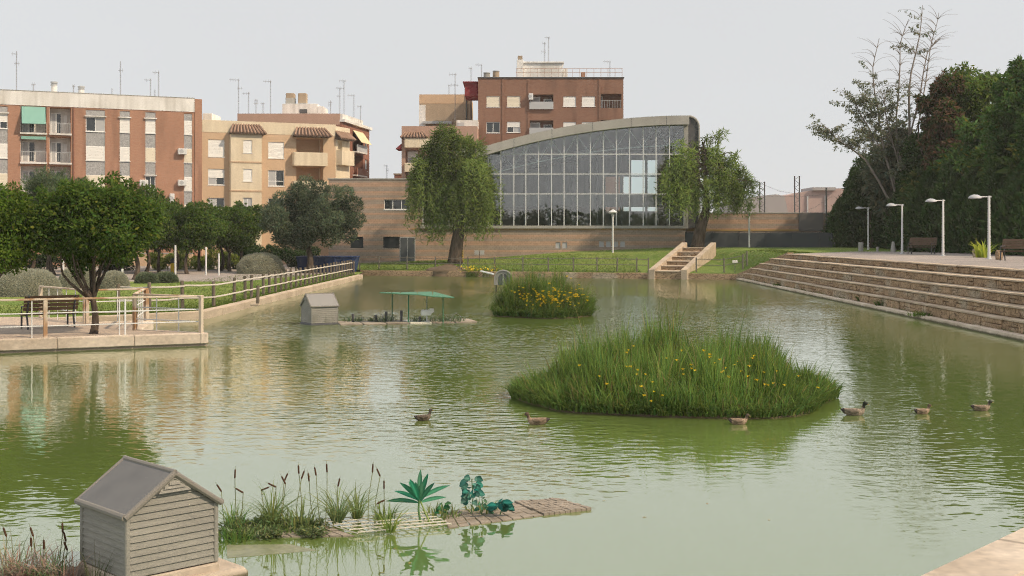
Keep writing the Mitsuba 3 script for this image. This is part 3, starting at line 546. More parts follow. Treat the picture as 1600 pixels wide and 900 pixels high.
# --- beige houses between
PE = Plane((0, 150.0), (1, 0)); lb = thing('beige_house', 'beige house with tan upper band standing left of the brown block', 'building')
E = lambda *a: PE.rect(*a); a0, a1, zq, zr1 = E(655, 735, 147.5, 240)
facade(lb, PE, a0, a1, -.5, E(655, 735, 162, 200)[3], [], 10, 'm_beige'); part(lb, 'upper_band', B().box((a0, -.04, E(655, 735, 162, 200)[3] + .002), (a1, 10, zr1), PE.M), 'm_ochre')
part(lb, 'white_strip', B().box((a0 - .02, -.09, 0), (E(655, 665, 1, 2)[1], -.045, E(655, 735, 164, 200)[3]), PE.M), 'm_white'); part(lb, 'ledge', B().box((E(661, 662, 1, 2)[0], -.6, E(655, 735, 190, 195)[3] - .3), (E(661, 706, 1, 2)[1], -.045, E(655, 735, 190, 195)[3]), PE.M), 'm_metal')
part(lb, 'drainpipe', B().tube([[E(729, 730, 1, 2)[0], -.15, zr1], [E(729, 730, 1, 2)[0], -.15, 4]], .08, 6, PE.M), 'm_metal_dark')
PG = Plane((0, 138.0), (1, 0)); G = lambda *a: PG.rect(*a)
lc = thing('terraced_house', 'pinkish brown house with tiled canopy half hidden behind the left willow', 'building')
hg = [G(633, 664, 233, 255) + (1.2,), G(633, 664, 264, 285) + (1.2,), G(680, 700, 232, 252), G(712, 735, 232, 252)]
a0, a1 = G(627.5, 746, 1, 2)[:2]
facade(lc, PG, a0, a1, -.5, G(627, 747, 197, 200)[3], hg, 9, 'm_pink')
for h in hg[2:]: window(lc, PG, h, 'half')
for h in hg[:2]: window(lc, Plane((0, 138.9), (1, 0)), (h[0] + .2, h[1] - .9, h[2], h[3] - .2), 'half')
tile_roof(lc, PG, G(627, 668, 1, 2)[0], G(627, 668, 1, 2)[1], G(627, 668, 215, 220)[3], G(627, 668, 207, 220)[3], .8)
for y in (217, 255): r = G(633, 700, y, y + 14); balcony(lc, PG, r[0], r[1], r[2], r[3], .7)
part(lc, 'roof_hut', B().box((G(712, 746, 1, 2)[0], 2, G(712, 746, 197, 200)[3]), (a1, 8, G(712, 746, 185, 190)[3]), PG.M), 'm_white')
part(lc, 'hut_window', B().box((G(714, 724, 1, 2)[0], 1.93, G(714, 724, 196, 197)[2]), (G(714, 724, 1, 2)[1], 1.997, G(714, 724, 189, 197)[3]), PG.M), 'm_metal')
part(lc, 'red_canopy', B().hexa([[a0 - .65, -.4, G(1, 2, 233, 234)[3]], [a0 - .003, -.4, G(1, 2, 233, 234)[3]], [a0 - .003, 3, G(1, 2, 233, 234)[3]], [a0 - .65, 3, G(1, 2, 233, 234)[3]], [a0 - .6, -.4, G(1, 2, 232, 234)[3]], [a0 - .003, -.4, G(1, 2, 225, 234)[3]], [a0 - .003, 3, G(1, 2, 225, 234)[3]], [a0 - .6, 3, G(1, 2, 232, 234)[3]]], PG.M), 'm_maroon')
lw = thing('low_brick_house', 'low dark brick house end seen in the gap above the sports hall wing', 'building')
part(lw, 'wall', B().box((at(616, 0, 170)[0], 170, -.5), (at(628, 0, 170)[0], 178, at(0, 273, 170)[2])), 'm_brick_dark'); part(lw, 'parapet', B().box((at(616, 0, 170)[0] - .1, 169.9, at(0, 273, 170)[2]), (at(628, 0, 170)[0], 178, at(0, 272, 170)[2] + .1)), 'm_beige')
# roof chimneys of the brick building
for i, (x, yt, w) in enumerate(((84.5, 127, 9.5), (127, 134, 8.5))):
    u, z = PA.uz(x, 150, 3.0); _, zt = PA.uz(x, yt, 3.0); p = PA.M(np.array([[u, 3.0, 0.0]]))[0]
    c = part(ba, 'chimney', B().lathe([(0, ztop - .1), (.29, ztop - .1), (.29, zt - .45), (0, zt - .45)], (p[0], p[1], 0), 14), 'm_white', 35)
    part(c, 'cowl', B().lathe([(.2, zt - .5), (.33, zt - .42), (.33, zt - .3), (.25, zt - .28), (.34, zt - .2), (.34, zt - .05), (0, zt)], (p[0], p[1], 0), 14), 'm_metal', 35)
# --- rooftop aerials: (px, top y, base y, distance, kind, label)
def aerial(px, yt, yb, Y, boom, label, cat='aerial'):
    k = thing('rooftop_aerial', label, 'aerial', 'rooftop aerials'); a, t = at(px, yb + 3, Y), at(px, yt, Y)
    part(k, 'mast', B().tube([a, t], .035, 5), 'm_aerial')
    for (f, L, o) in boom:                                     # height fraction, length, start offset
        z = a[2] + (t[2] - a[2]) * f; b = B().tube([[a[0] + o, Y, z], [a[0] + o + L, Y + .25 * L, z]], .028, 4)
        n = max(3, int(abs(L) / .16))
        for i in range(n):
            xx = a[0] + o + L * (i + .5) / n; yy = Y + .25 * L * (i + .5) / n; b.tube([[xx, yy - .22, z + .02], [xx, yy + .22, z + .02]], .014, 4) if i % 2 else b.tube([[xx, yy, z - .2], [xx, yy, z + .2]], .014, 4)
        part(k, 'boom', b, 'm_aerial')
q = [(26, 80, 141, 121, [(.93, -.55, .1), (.70, .5, -.25)], 'tall aerial near the left end of the brick block roof'), (52, 131, 143, 122, [(.95, .4, -.2)], 'short aerial between the tall left one and the two round chimneys'),
     (115, 133, 146, 124, [(.9, .3, -.15)], 'thin short rod between the two round chimneys'), (188, 96, 149, 124, [(.75, .45, -.2)], 'tall aerial alone in the middle of the brick block roof'), (175, 138, 150, 124, [], 'short bare rod left of the middle aerial on the brick block'),
     (235, 123, 152, 126, [(.93, -.7, .1)], 'shorter aerial of the pair near the right end of the brick block roof'), (248, 112, 153, 126, [(.97, -.65, .05)], 'taller aerial of the pair near the right end of the brick block'), (242, 140, 152, 126, [], 'short rod standing between the pair near the right end of the brick block'),
     (373, 124, 178, 152, [(.98, -1.2, .1), (.76, .6, -.2)], 'tall leftmost aerial above the ochre building'), (388, 144, 178, 152, [(.94, -.9, .2)], 'second aerial from the left above the ochre building'), (400, 155, 178, 152, [(.75, -.6, .3), (.9, .4, -.2)], 'dark aerial, third from the left above the ochre building'),
     (411, 161, 178, 152, [(.95, -.5, .2)], 'faint short aerial left of the white roof hut'), (422.5, 126, 190, 152, [(.98, -1.0, .15)], 'tall slim aerial just left of the white roof hut'), (516.5, 157, 178, 153, [(.85, .5, -.3), (.7, -.4, .1)], 'small branching aerial right of the white roof hut'),
     (531, 137, 178, 153, [(.98, -1.0, .5), (.7, -.5, .1)], 'aerial with a long boom, left one of the close pair right of the hut'), (537.5, 125, 178, 153, [(.97, -.9, .3)], 'tallest aerial, right one of the close pair right of the hut'), (553, 148, 184, 155, [(.97, -.9, .1)], 'aerial on the white parapet right of the close pair'),
     (563, 165, 189, 157, [(.95, -.6, .2)], 'rightmost short aerial on the white side parapet'), (604.5, 258, 281, 160, [(.95, -.55, .1), (.7, .3, -.1)], 'small aerial in the gap above the flat roofed wing'), (711, 115, 186, 145, [(.98, -.9, .2), (.76, .9, -.5)], 'tall aerial in front of the beige house'),
     (701.5, 133, 148, 152, [(.95, .3, -.1)], 'short aerial on the beige house roof'), (736, 106, 129, 144, [(.97, -.4, .1)], 'aerial above the dark red canopy'), (752, 101, 123, 144, [(.97, -.8, .1)], 'aerial at the left corner of the brown block roof'),
     (850.5, 66, 97, 149, [(.95, -.5, .2), (.55, -.6, .2)], 'shorter left aerial on the white hut of the brown block'), (857, 58, 97, 149, [(.97, -.7, .2)], 'taller right aerial on the white hut of the brown block'), (953, 96, 122, 144, [(.97, -.9, .1)], 'aerial at the right end of the brown block roof')]
for a in q: aerial(*a)
# ------------------------------------------------------------------ sports hall
YH = 112.0; PH = Plane((0, YH), (1, 0)); H = lambda *a: PH.rect(*a)
hall = thing('glass_hall', 'sports hall with tall glass curtain wall under a curved concrete roof on banded blocks', 'building')
ux = lambda px: (px - CX) / F_PX * YH; uzv = lambda py: EYE + (HZ - py) * YH / F_PX
XL, XR = ux(661), ux(1068.6); ZS = uzv(352.5)
def arc_px(px): return 196 + 4.75e-4 * (1075 - np.minimum(px, 1075)) ** 2
def zarc(x): px = np.asarray(x) / YH * F_PX + CX; return EYE + (HZ - arc_px(px)) * YH / F_PX
# wing and base wall
wl = ux(513.5); holesW = [H(600, 640.5, 311.5, 327.5), H(547, 567.5, 370, 387.5), H(598.5, 624.5, 370, 388)]
facade(hall, PH, wl, XL - .15, -.5, uzv(280.5), holesW, 16, 'm_band', 'wing_wall', .3)
for h, nmm in zip(holesW, (2, 0, 0)):
    if nmm: window(hall, PH, h, 'glass', nm=2)
    else: part(hall, 'dark_opening', B().box((h[0], .2, h[2]), (h[1], .25, h[3]), PH.M), 'm_pane')
h = H(624.7, 649, 370.5, 412); d = part(hall, 'service_door', B().box((h[0], -.05, h[2]), (h[1], -.002, h[3]), PH.M), 'm_metal', label='plain grey metal door in the banded wall')
for i in (0, 1): part(d, 'door_leaf', B().cbox((h[0] + .06 + i * (h[1] - h[0] - .06) / 2, -.08, h[2]), (h[0] + (i + 1) * (h[1] - h[0] - .06) / 2, -.052, h[3] - .06), .01, PH.M), 'm_hoarding')
part(hall, 'wing_coping', B().box((wl - .1, -.08, uzv(280.4)), (XL - .2, 16.05, uzv(278.6)), PH.M), 'm_concrete')
hv = [H(868 + i * 10.5, 875.5 + i * 10.5, 378.5, 388) for i in (0, 1)] + [H(936 + i * 11, 943.5 + i * 11, 377, 386) for i in range(4)]
facade(hall, PH, XL - .15, ux(1071.5), -.5, uzv(357), hv, 24, 'm_band', 'base_wall', .15)
for h in hv: part(hall, 'vent_grille', B().box((h[0], .08, h[2]), (h[1], .12, h[3]), PH.M), 'm_metal')
part(hall, 'sill_band', B().box((XL - .3, -.22, uzv(357) + .004), (ux(1071), .4, ZS), PH.M), 'm_concrete')
part(hall, 'yellow_band', B().box((ux(643), -.06, uzv(358.6)), (ux(1071), -.002, uzv(357) - .002), PH.M), 'm_yellow_line', label='yellow painted line under the glazing sill')
# roof shell
pxs = np.linspace(655, 1075, 43); xs = ux(pxs); zl = zarc(xs); TH = .85
rb_ = B()
for i in range(len(xs) - 1):
    a, c, za, zc = xs[i], xs[i + 1], zl[i], zl[i + 1]
    rb_.hexa([[a, -.75, za + .03], [c, -.75, zc + .03], [c, 24.4, zc + .03], [a, 24.4, za + .03], [a, -.75, za + TH], [c, -.75, zc + TH], [c, 24.4, zc + TH], [a, 24.4, za + TH]], PH.M)
part(hall, 'roof', rb_, 'm_concrete', smooth=30, label='curved pale concrete roof edge')
for pxj in (700, 760, 803, 862, 925, 985, 1040):
    x = float(ux(pxj)); z = float(zarc(x)); part(hall, 'roof_joint', B().box((x - .02, -.765, z + .04), (x + .02, -.752, z + TH - .02), PH.M), 'm_hoarding')
# rounded right end, dark metal
an = np.linspace(0, math.pi / 2, 9); xr0, zt = float(ux(1075)), float(zl[-1] + TH); rad = .95; oc = [(xr0 + .003, zt), *[(xr0 + .05 + rad * math.sin(t), zt - rad + rad * math.cos(t)) for t in an], (xr0 + .05 + rad, uzv(356)), (xr0 + .003, uzv(356))]
sh = B().prism([(x, z) for x, z in oc], 0, 23.8, lambda v: np.column_stack([v[:, 0], YH + .1 + v[:, 2], v[:, 1]]))
part(hall, 'end_shell', sh, 'm_metal_dark', smooth=30, label='dark rounded metal end of the roof shell')
rim = B(); oo = oc[1:-1]
for (xa, za), (xb_, zb_) in zip(oo[:-1], oo[1:]): rim.tube([[xa, YH - .02, za], [xb_, YH - .02, zb_]], .10, 6)
part(hall, 'end_rim', rim, 'm_concrete'); part(hall, 'end_post', B().box((ux(1068.6), -.15, uzv(357)), (xr0 + .0, .05, float(zl[-1]) + .03), PH.M), 'm_concrete')
# glazing grid
bs('m_mullion', (0.62, 0.64, 0.64), 0.4, 0.5)
vx = [661 + 20.4 * i for i in range(6)] + [782.5, 802.8, 821.5, 841.5, 861.7, 881.4, 902, 922.4, 942.6, 963, 983.4, 1005, 1025, 1046, 1068.6]
hy = [241, 272, 303, 351.8]; rows = [uzv(y) for y in hy]
for x in vx:
    u = ux(x); part(hall, 'mullion', B().box((u - .042, -.09, ZS), (u + .042, .05, float(zarc(u)) + .06), PH.M), 'm_mullion')
for i in range(len(vx) - 1):
    u0, u1 = ux(vx[i]) + .043, ux(vx[i + 1]) - .043; zl0, zl1 = float(zarc(u0)), float(zarc(u1)); zb = ZS
    for z in rows[::-1][1:] + [99]:
        top0, top1 = min(z, zl0 + .05), min(z, zl1 + .05)
        if min(top0, top1) - zb < .25: break
        w = R.uniform(-.004, .004); e = R.uniform(-.006, .006)
        part(hall, 'glass_pane', B().add([[u0, w, zb + .04], [u1, w + e, zb + .04], [u1, w + e, top1 - .03], [u0, w, top0 - .03]], [[0, 1, 2], [0, 2, 3]], M=PH.M), 'm_glazing')
        if top0 < z - .01 or top1 < z - .01: break
        part(hall, 'transom', B().box((u0, -.07, z - .04), (u1, .04, z + .04), PH.M), 'm_mullion'); zb = z
# inside: floor, rear wall with a glazed part, trusses, columns, stands
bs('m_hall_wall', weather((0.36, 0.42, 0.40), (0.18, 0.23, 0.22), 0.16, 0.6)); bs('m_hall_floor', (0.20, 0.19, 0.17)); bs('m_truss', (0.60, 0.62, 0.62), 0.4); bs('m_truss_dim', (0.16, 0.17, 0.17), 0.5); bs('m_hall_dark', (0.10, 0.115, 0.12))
cl_ = B()
for i in range(len(xs) - 1): cl_.hexa([[xs[i], .5, zl[i] - .09], [xs[i + 1], .5, zl[i + 1] - .09], [xs[i + 1], 23.5, zl[i + 1] - .09], [xs[i], 23.5, zl[i] - .09], [xs[i], .5, zl[i] + .02], [xs[i + 1], .5, zl[i + 1] + .02], [xs[i + 1], 23.5, zl[i + 1] + .02], [xs[i], 23.5, zl[i] + .02]], PH.M)
part(hall, 'ceiling', cl_, 'm_hall_dark')
part(hall, 'interior_floor', B().box((XL - .1, .45, ZS - .35), (ux(1071), 23.6, ZS - .25), PH.M), 'm_hall_floor')
P2 = Plane((0, YH + 23.0), (1, 0)); S = lambda *a: P2.rect(*a)
hr = [(S(946 + i * 20, 964.5 + i * 20, 0, 1)[0], S(946 + i * 20, 964.5 + i * 20, 0, 1)[1], S(1, 2, 0, y1)[2], S(1, 2, y0, 300)[3]) for i in range(6) for (y0, y1) in ((250, 274), (276, 303), (305, 330)) if y0 > 270 or i > 1]
b = B(); u0, u1 = XL - .1, float(ux(1071)) + 1.0
us = sorted({u0, u1, *np.linspace(u0, u1, 40).tolist(), *[h[0] for h in hr], *[h[1] for h in hr]}); zs = sorted({ZS - .3, 14.2, *[h[2] for h in hr], *[h[3] for h in hr]})
for a, c in zip(us[:-1], us[1:]):
    for d_, e in zip(zs[:-1], zs[1:]):
        if not any(h[0] < (a + c) / 2 < h[1] and h[2] < (d_ + e) / 2 < h[3] for h in hr): b.box((a, 0, d_), (c, .2, min(e, float(zarc(c)) + .35)), P2.M) if d_ < float(zarc(c)) + .3 else None
part(hall, 'rear_wall', b, 'm_hall_wall')
for x in (700, 742, 782.5, 821.5, 861.7, 902, 942.6, 983.4, 1025, 1060):
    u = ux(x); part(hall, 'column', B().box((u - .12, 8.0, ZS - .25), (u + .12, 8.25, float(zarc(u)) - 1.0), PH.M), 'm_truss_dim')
for wd in (.9, 8.1, 15.5):
    t = B(); top = [(ux(x), float(zarc(ux(x))) - .02) for x in vx[1:]]; bot = [(u, z - (1.75 if wd < 2 else 1.5)) for u, z in top]
    for (ua, za), (ub, zb) in zip(bot[:-1], bot[1:]): t.tube([[ua, wd, za], [ub, wd, zb]], .05, 5, PH.M)
    for i in range(len(top) - 1):
        a, c = (top[i], bot[i + 1]) if i % 2 else (bot[i], top[i + 1]); t.tube([[a[0], wd, a[1]], [c[0], wd, c[1]]], .032, 5, PH.M)
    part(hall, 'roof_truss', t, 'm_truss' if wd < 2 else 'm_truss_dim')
for k in range(4): part(hall, 'stand_tier', B().box((XL + 1, 19 + k, ZS - .25), (ux(930), 20 + k, ZS + .3 + .55 * k), PH.M), 'm_hall_dark')
part(hall, 'gallery', B().box((XL + 1, 12, uzv(318)), (ux(1060), 13, uzv(318) + .3), PH.M).box((XL + 1, 12, uzv(318) + .3), (ux(1060), 12.06, uzv(318) + 1.2), PH.M), 'm_hall_wall')
# low wall on the right, hoarding, grey shed, far buildings, masts
PW = Plane((0, 113.0), (1, 0)); V = lambda *a: PW.rect(*a)
rw = thing('block_wall', 'low banded block wall running right from the hall above the dark hoarding', 'wall')
a0, a1, zb, zt = V(1073, 1330, 333.5, 363)
facade(rw, PW, a0, a1, -.5, zt, [], 1.0, 'm_band', 'wall_face'); part(rw, 'wall_coping', B().box((a0, -.06, zt + .002), (a1, 1.05, zt + .09), PW.M), 'm_concrete')
part(rw, 'yellow_band', B().box((a0, -.05, V(1, 2, 358, 361)[2]), (V(1250, 1251, 1, 2)[0], -.002, V(1, 2, 358.5, 361)[3]), PW.M), 'm_yellow_line', label='yellow painted line along the foot of the block wall')
hd = thing('hoarding_fence', 'dark grey sheet metal hoarding at the back of the far lawn', 'fence')
PF = Plane((0, 111.2), (1, 0)); zf = PF.uz(1, 363.2)[1]; x = PF.uz(1071, 1)[0]; xe = PF.uz(1318, 1)[0]
while x < xe:
    part(hd, 'panel', B().box((x + .01, 0, .6), (x + 2.43, .04, zf + R.uniform(-.015, .015)), PF.M), 'm_hoarding'); part(hd, 'post', B().box((x - .04, -.05, .6), (x + .04, -.003, zf + .06), PF.M), 'm_metal_dark'); x += 2.45
bs('m_shed', (.15, .14, .135)); gs = thing('grey_shed', 'plain dark grey rendered box on top of the block wall near the conifers', 'shed')
part(gs, 'body', B().cbox((V(1248, 2000, 1, 2)[0], -.12, V(1, 2, 335, 361)[2]), (V(1, 1286, 1, 2)[1], .9, V(1, 2, 335.5, 361)[3] + .2), .03, PW.M), 'm_shed')
PK = Plane((0, 270.0), (1, 0))
def far_block(name, label, pts, mat, Y=270., d=20):
    k = thing(name, label, 'building'); P = [at(x, y, Y) for x, y in pts]
    part(k, 'wall', B().prism([(p[0], p[2]) for p in P], 0, d, lambda v: np.column_stack([v[:, 0], Y + v[:, 2], v[:, 1]])), mat); return k
fb = far_block('far_warehouse', 'pinkish plastered warehouse with a sloping roofline far beyond the block wall', [(1200, 345), (1200, 309), (1208, 307), (1232, 305), (1250, 301), (1268, 297.5), (1300, 294.5), (1330, 293.5), (1330, 345)], 'm_far_pink')
part(fb, 'roof_band', B().box((at(1270, 0, 269)[0], 269, at(0, 297.3, 269)[2]), (at(1306, 0, 269)[0], 280, at(0, 292.5, 269)[2])), 'm_far_grey')
for x in (1222, 1262, 1290): part(fb, 'downpipe', B().box((at(x, 0, 269)[0], 269.6, 0), (at(x, 0, 269)[0] + .3, 269.95, at(0, 306, 269)[2])), 'm_metal')
far_block('far_grey_house', 'grey pitched house far beyond the block wall at the right edge of the willow', [(1150, 345), (1150, 315), (1172, 309.5), (1193, 305.5), (1212, 303.5), (1226, 306), (1234, 345)], 'm_far_grey', 262.)
hx = np.linspace(-300, 420, 60); hz = 9.0 + 7 * meshkit.fbm(np.stack([hx * .012, hx * 0, hx * 0], -1), 3, 4)
b = B(); top = np.column_stack([hx, hx * 0 + 700, hz + 2]); bot = np.column_stack([hx * 1.0, hx * 0 + 640, hx * 0 - 1]); n = len(hx)
b.add(np.vstack([bot, top, np.column_stack([hx, hx * 0 + 800, hx * 0 - 1])]), [[i + k * n, i + 1 + k * n, i + 1 + (k + 1) * n, i + (k + 1) * n] for k in (0, 1) for i in range(n - 1)])
bs('m_hill', (0.17, 0.17, 0.15)); struct('hill', b, 'm_hill', 'low far ridge on the horizon')
def mast(px, yt, Y, label):
    k = thing('railway_mast', label, 'railway mast', 'railway masts'); a, t = at(px, 345, Y), at(px, yt, Y); w = .3
    for s in (-1, 1): part(k, 'upright', B().box((a[0] + s * w - .06, Y, 0), (a[0] + s * w + .06, Y + .12, t[2])), 'm_metal_dark')
    b = B(); n = 22
    for i in range(n):
        z0, z1 = t[2] * i / n, t[2] * (i + 1) / n; s = 1 if i % 2 else -1; b.tube([[a[0] - s * w, Y + .06, z0], [a[0] + s * w, Y + .06, z1]], .03, 4)
    part(k, 'lattice', b, 'm_metal_dark')
mast(1191, 284, 150., 'shorter lattice railway mast beside the right willow'); mast(1245.5, 275, 150., 'taller lattice railway mast nearer the conifers')
k = thing('steel_pole', 'thin dark steel pole in front of the pinkish warehouse beside the conifers', 'pole'); a = at(1291, 293, 112.7); part(k, 'shaft', B().tube([[a[0], 112.7, 2], [a[0], 112.7, a[2]]], .08, 6), 'm_metal_dark')
k = thing('overhead_wire', 'thin overhead wires strung between the railway masts', 'wire')
for (p, q_) in (((1191, 288), (1245, 303)), ((1191, 306), (1300, 303)), ((1245, 335), (1300, 307))): a, c = at(*p, 150.2), at(*q_, 150.2); part(k, 'strand', B().tube([a, (a + c) / 2 - [0, 0, .25], c], .022, 4), 'm_metal_dark')
# ------------------------------------------------------------------ lamps
def side_lamp(px, pyb, pyt, z, label):
    p = on(px, pyb, z); h = (pyb - pyt) / F_PX * p[1]; k = thing('street_lamp', label, 'street lamp', 'lamps along the promenade')
    part(k, 'pole', B().tube([p - [0, 0, .1], p + [0, 0, .5], p + [0, 0, h]], [.085, .075, .06], 10), 'm_white_metal', 35)
    part(k, 'arm', B().tube([p + [.12, 0, h - .05], p + [-.5, 0, h - .05]], .035, 8), 'm_white_metal')
    pr = [(.34, 0), (.33, .05), (.27, .12), (.18, .17), (.08, .195), (.0, .20)]
    dm = part(k, 'dome', B().lathe(pr, p + [-.74, 0, h - .13], 20), 'm_metal', 40); part(dm, 'lens', B().lathe([(.0, -.03), (.2, -.02), (.3, .01), (.32, .03)], p + [-.74, 0, h - .13], 16), 'm_curtain')
    part(k, 'base_plate', B().lathe([(0, .06), (.13, .06), (.16, 0)], p, 10), 'm_metal')
side_lamp(1545.3, 405, 306, 2.02, 'nearest promenade lamp with a dome on a side arm, by the rightmost bench'); side_lamp(1473.5, 400, 312, 2.02, 'second nearest promenade lamp, right of the dark bench')
side_lamp(1409.5, 397, 319, 2.02, 'third promenade lamp, left of the dark bench and partly behind leaves'); side_lamp(1356.5, 391, 324, 2.06, 'farthest promenade lamp beside the short bollard')
k = thing('garden_lamp', 'slim white lamp with a conical cap on the lawn in front of the glass hall', 'street lamp'); p = np.array([at(957.5, 0, 108.5)[0], 108.5, float(lawn_z(np.array(at(957.5, 0, 108.5)[0]), np.array(108.5)))])
zt = at(0, 327, 108.5)[2]; part(k, 'pole', B().tube([p - [0, 0, .2], [p[0], p[1], zt - .35]], .085, 10), 'm_white_metal', 35); part(k, 'cap', B().lathe([(.0, -.10), (.38, -.04), (.42, 0), (.40, .03), (.2, .17), (.06, .26), (0, .27)], (p[0], p[1], zt - .27), 18), 'm_white_metal', 30); part(k, 'lantern', B().lathe([(.12, -.35), (.15, -.1)], (p[0], p[1], zt - .27), 12), 'm_curtain', 30)
k = thing('garden_lamp', 'plain white lamp pole standing right of the right willow', 'street lamp'); x = at(1170.5, 0, 109.5)[0]; p = np.array([x, 109.5, float(lawn_z(np.array(x), np.array(109.5)))])
part(k, 'pole', B().tube([p - [0, 0, .2], [x, 109.5, at(0, 318, 109.5)[2]]], .085, 10), 'm_white_metal', 35); part(k, 'cap', B().lathe([(0, -.1), (.4, 0), (.2, .17), (0, .27)], (x, 109.5, at(0, 318, 109.5)[2] + .1), 16), 'm_white_metal', 30)
for i, (px, yt, yb) in enumerate(((191, 420, 447), (274, 383, 432), (322, 386, 430), (342, 396, 430), (99, 402, 432))):
    p = on(px, yb, .3); k = thing('white_post', ['white post behind the shrubs, at the foot of the nearest orange tree', 'tall white post beside the yellow bin', 'white post among the orange tree trunks right of the yellow bin', 'white post just left of the large clipped shrub', 'white post behind the clipped shrubs at the far left'][i], 'post', 'white posts under the orange trees')
    part(k, 'shaft', B().tube([p - [0, 0, .1], p + [0, 0, (yb - yt) / F_PX * p[1]]], .07, 8), 'm_white_metal')
# ------------------------------------------------------------------ fences
fe = thing('post_fence', 'weathered wooden post and rail fence along the left kerb of the pond', 'fence')
pxl = [185, 233.5, 285, 334] + [320 + x / 3.75 for x in (172, 237, 273, 343, 378, 415, 447, 476, 505, 535, 562, 588, 612, 635, 655, 677, 698, 718, 737, 755, 771, 788, 803, 818, 832, 845, 858, 872)]
posts = []
for i, px in enumerate(pxl):
    if i < 3: p = on(px, (485.5, 487, 482.5)[i], .3); p = np.array([p[0], p[1], .3])
    else: r = (px - CX) / F_PX; Y = -12.35 / r if True else 0; Y = min(Y, 93.2); p = np.array([r * Y, Y, .3])
    posts.append(p); h = 1.1 + R.uniform(-.05, .05); l = R.uniform(-.02, .02, 2)
    part(fe, 'post', B().tube([p - [0, 0, .1], p + [l[0] * .5, l[1] * .5, h * .5], p + [l[0], l[1], h]], [.075, .072, .068], 8), 'm_wood', 35)
for zz in (.92, .42):
    for a, c in zip(posts[:-1], posts[1:]):
        part(fe, 'rail', B().tube([a + [.08, 0, zz + R.uniform(-.02, .02)], (a + c) / 2 + [.08, 0, zz - .015], c + [.08, 0, zz + R.uniform(-.02, .02)]], .036, 6), 'm_rail', 35)
p = on(402.5, 478, .3) ; part(fe, 'short_post', B().tube([p, p + [.02, 0, .85]], .07, 8), 'm_wood')
part(fe, 'stay_plate', B().cbox((p[0] - .25, p[1] - .3, .305), (p[0] + .1, p[1] - .1, .40), .03), 'm_coping')
def rail_fence(name, label, pxs, mat, skip=()):
    k = thing(name, label, 'fence'); ps = []
    for px in pxs:
        r = (px - CX) / F_PX; Y = 97.
        for _ in range(30): Y = float(BANK(min(r * Y, 17.3))) + .9
        z = float(lawn_z(np.array(r * Y), np.array(Y))); p = np.array([r * Y, Y, z]); ps.append(p); l = R.uniform(-.03, .03)
        part(k, 'post', B().tube([p - [0, 0, .2], p + [l, 0, 1.12]], .055, 7), mat, 35)
    for zz in (1.0, .55):
        for a, c in zip(ps[:-1], ps[1:]): part(k, 'rail', B().tube([a + [0, -.04, zz], c + [0, -.04, zz]], .026, 5), mat)
bs('m_fence_grey', (0.15, 0.135, 0.115), 0.8)
rail_fence('bank_fence', 'thin grey rail fence along the far bank left of the stairs', [562, 592, 636, 680, 719, 731, 773, 817, 857, 896, 933, 964, 995, 1013], 'm_fence_grey')
rail_fence('bank_fence', 'short piece of rail fence on the far bank right of the stairs', [1088, 1131.5, 1160.5, 1167], 'm_fence_grey')
k = thing('notice_board', 'small white notice on the fence right of the stairs', 'sign'); a = at(1148.5, 408.5, 91.2); part(k, 'plate', B().box((a[0] - .19, 91.2, a[2] - .1), (a[0] + .19, 91.22, a[2] + .1)), 'm_white'); part(k, 'stake', B().tube([[a[0], 91.24, .3], [a[0], 91.24, a[2] + .05]], .02, 5), 'm_metal_dark')
k = thing('notice_board', 'small pale double notice board on a stake right of the left willow', 'sign'); a = at(749, 394.5, 108)
for s in (-1, 1): part(k, 'plate', B().box((a[0] + s * .24 - .2, 108, a[2] - .2), (a[0] + s * .24 + .2, 108.03, a[2] + .2)), 'm_metal')
part(k, 'stake', B().tube([[a[0], 108.05, .6], [a[0], 108.05, a[2] + .1]], .025, 5), 'm_metal_dark')
k = thing('yellow_marker', 'short yellow marker post right beside the left willow trunk', 'post'); a = at(722.5, 391, 107.5); part(k, 'shaft', B().tube([[a[0], 107.5, .7], [a[0], 107.5, a[2]]], .08, 8), 'm_yellow')
# ------------------------------------------------------------------ deck on the left with its railing
DK = [(-24.0, 28.7), (-8.98, 35.8), (-11.4, 37.25), (-12.2, 41.1), (-14.0, 40.2), (-16.6, 43.2), (-24, 43.2)]
dk = thing('viewing_deck', 'low platform with a concrete edge jutting into the pond on the left', 'deck')
part(dk, 'slab', B().prism(DK, -.5, .355), 'm_deck')
for (a, c) in zip(DK[:4], DK[1:5]):
    L = math.hypot(c[0] - a[0], c[1] - a[1]); P = Plane(a, (c[0] - a[0], c[1] - a[1])); n = max(1, int(L / 2))
    for i in range(n): part(dk, 'edge_beam', B().cbox((L * i / n + .005, -.08, .06), (L * (i + 1) / n - .005, .22, .375 + R.uniform(-.006, .006)), .025, P.M), 'm_coping_pale')
rl = thing('deck_railing', 'pale rusty metal railing with thin rails around the platform edge', 'railing')
RP = [(-24.0, 28.9), (-9.12, 35.86), (-11.45, 37.1), (-12.3, 40.95), (-14.0, 40.05), (-16.6, 43.0)]
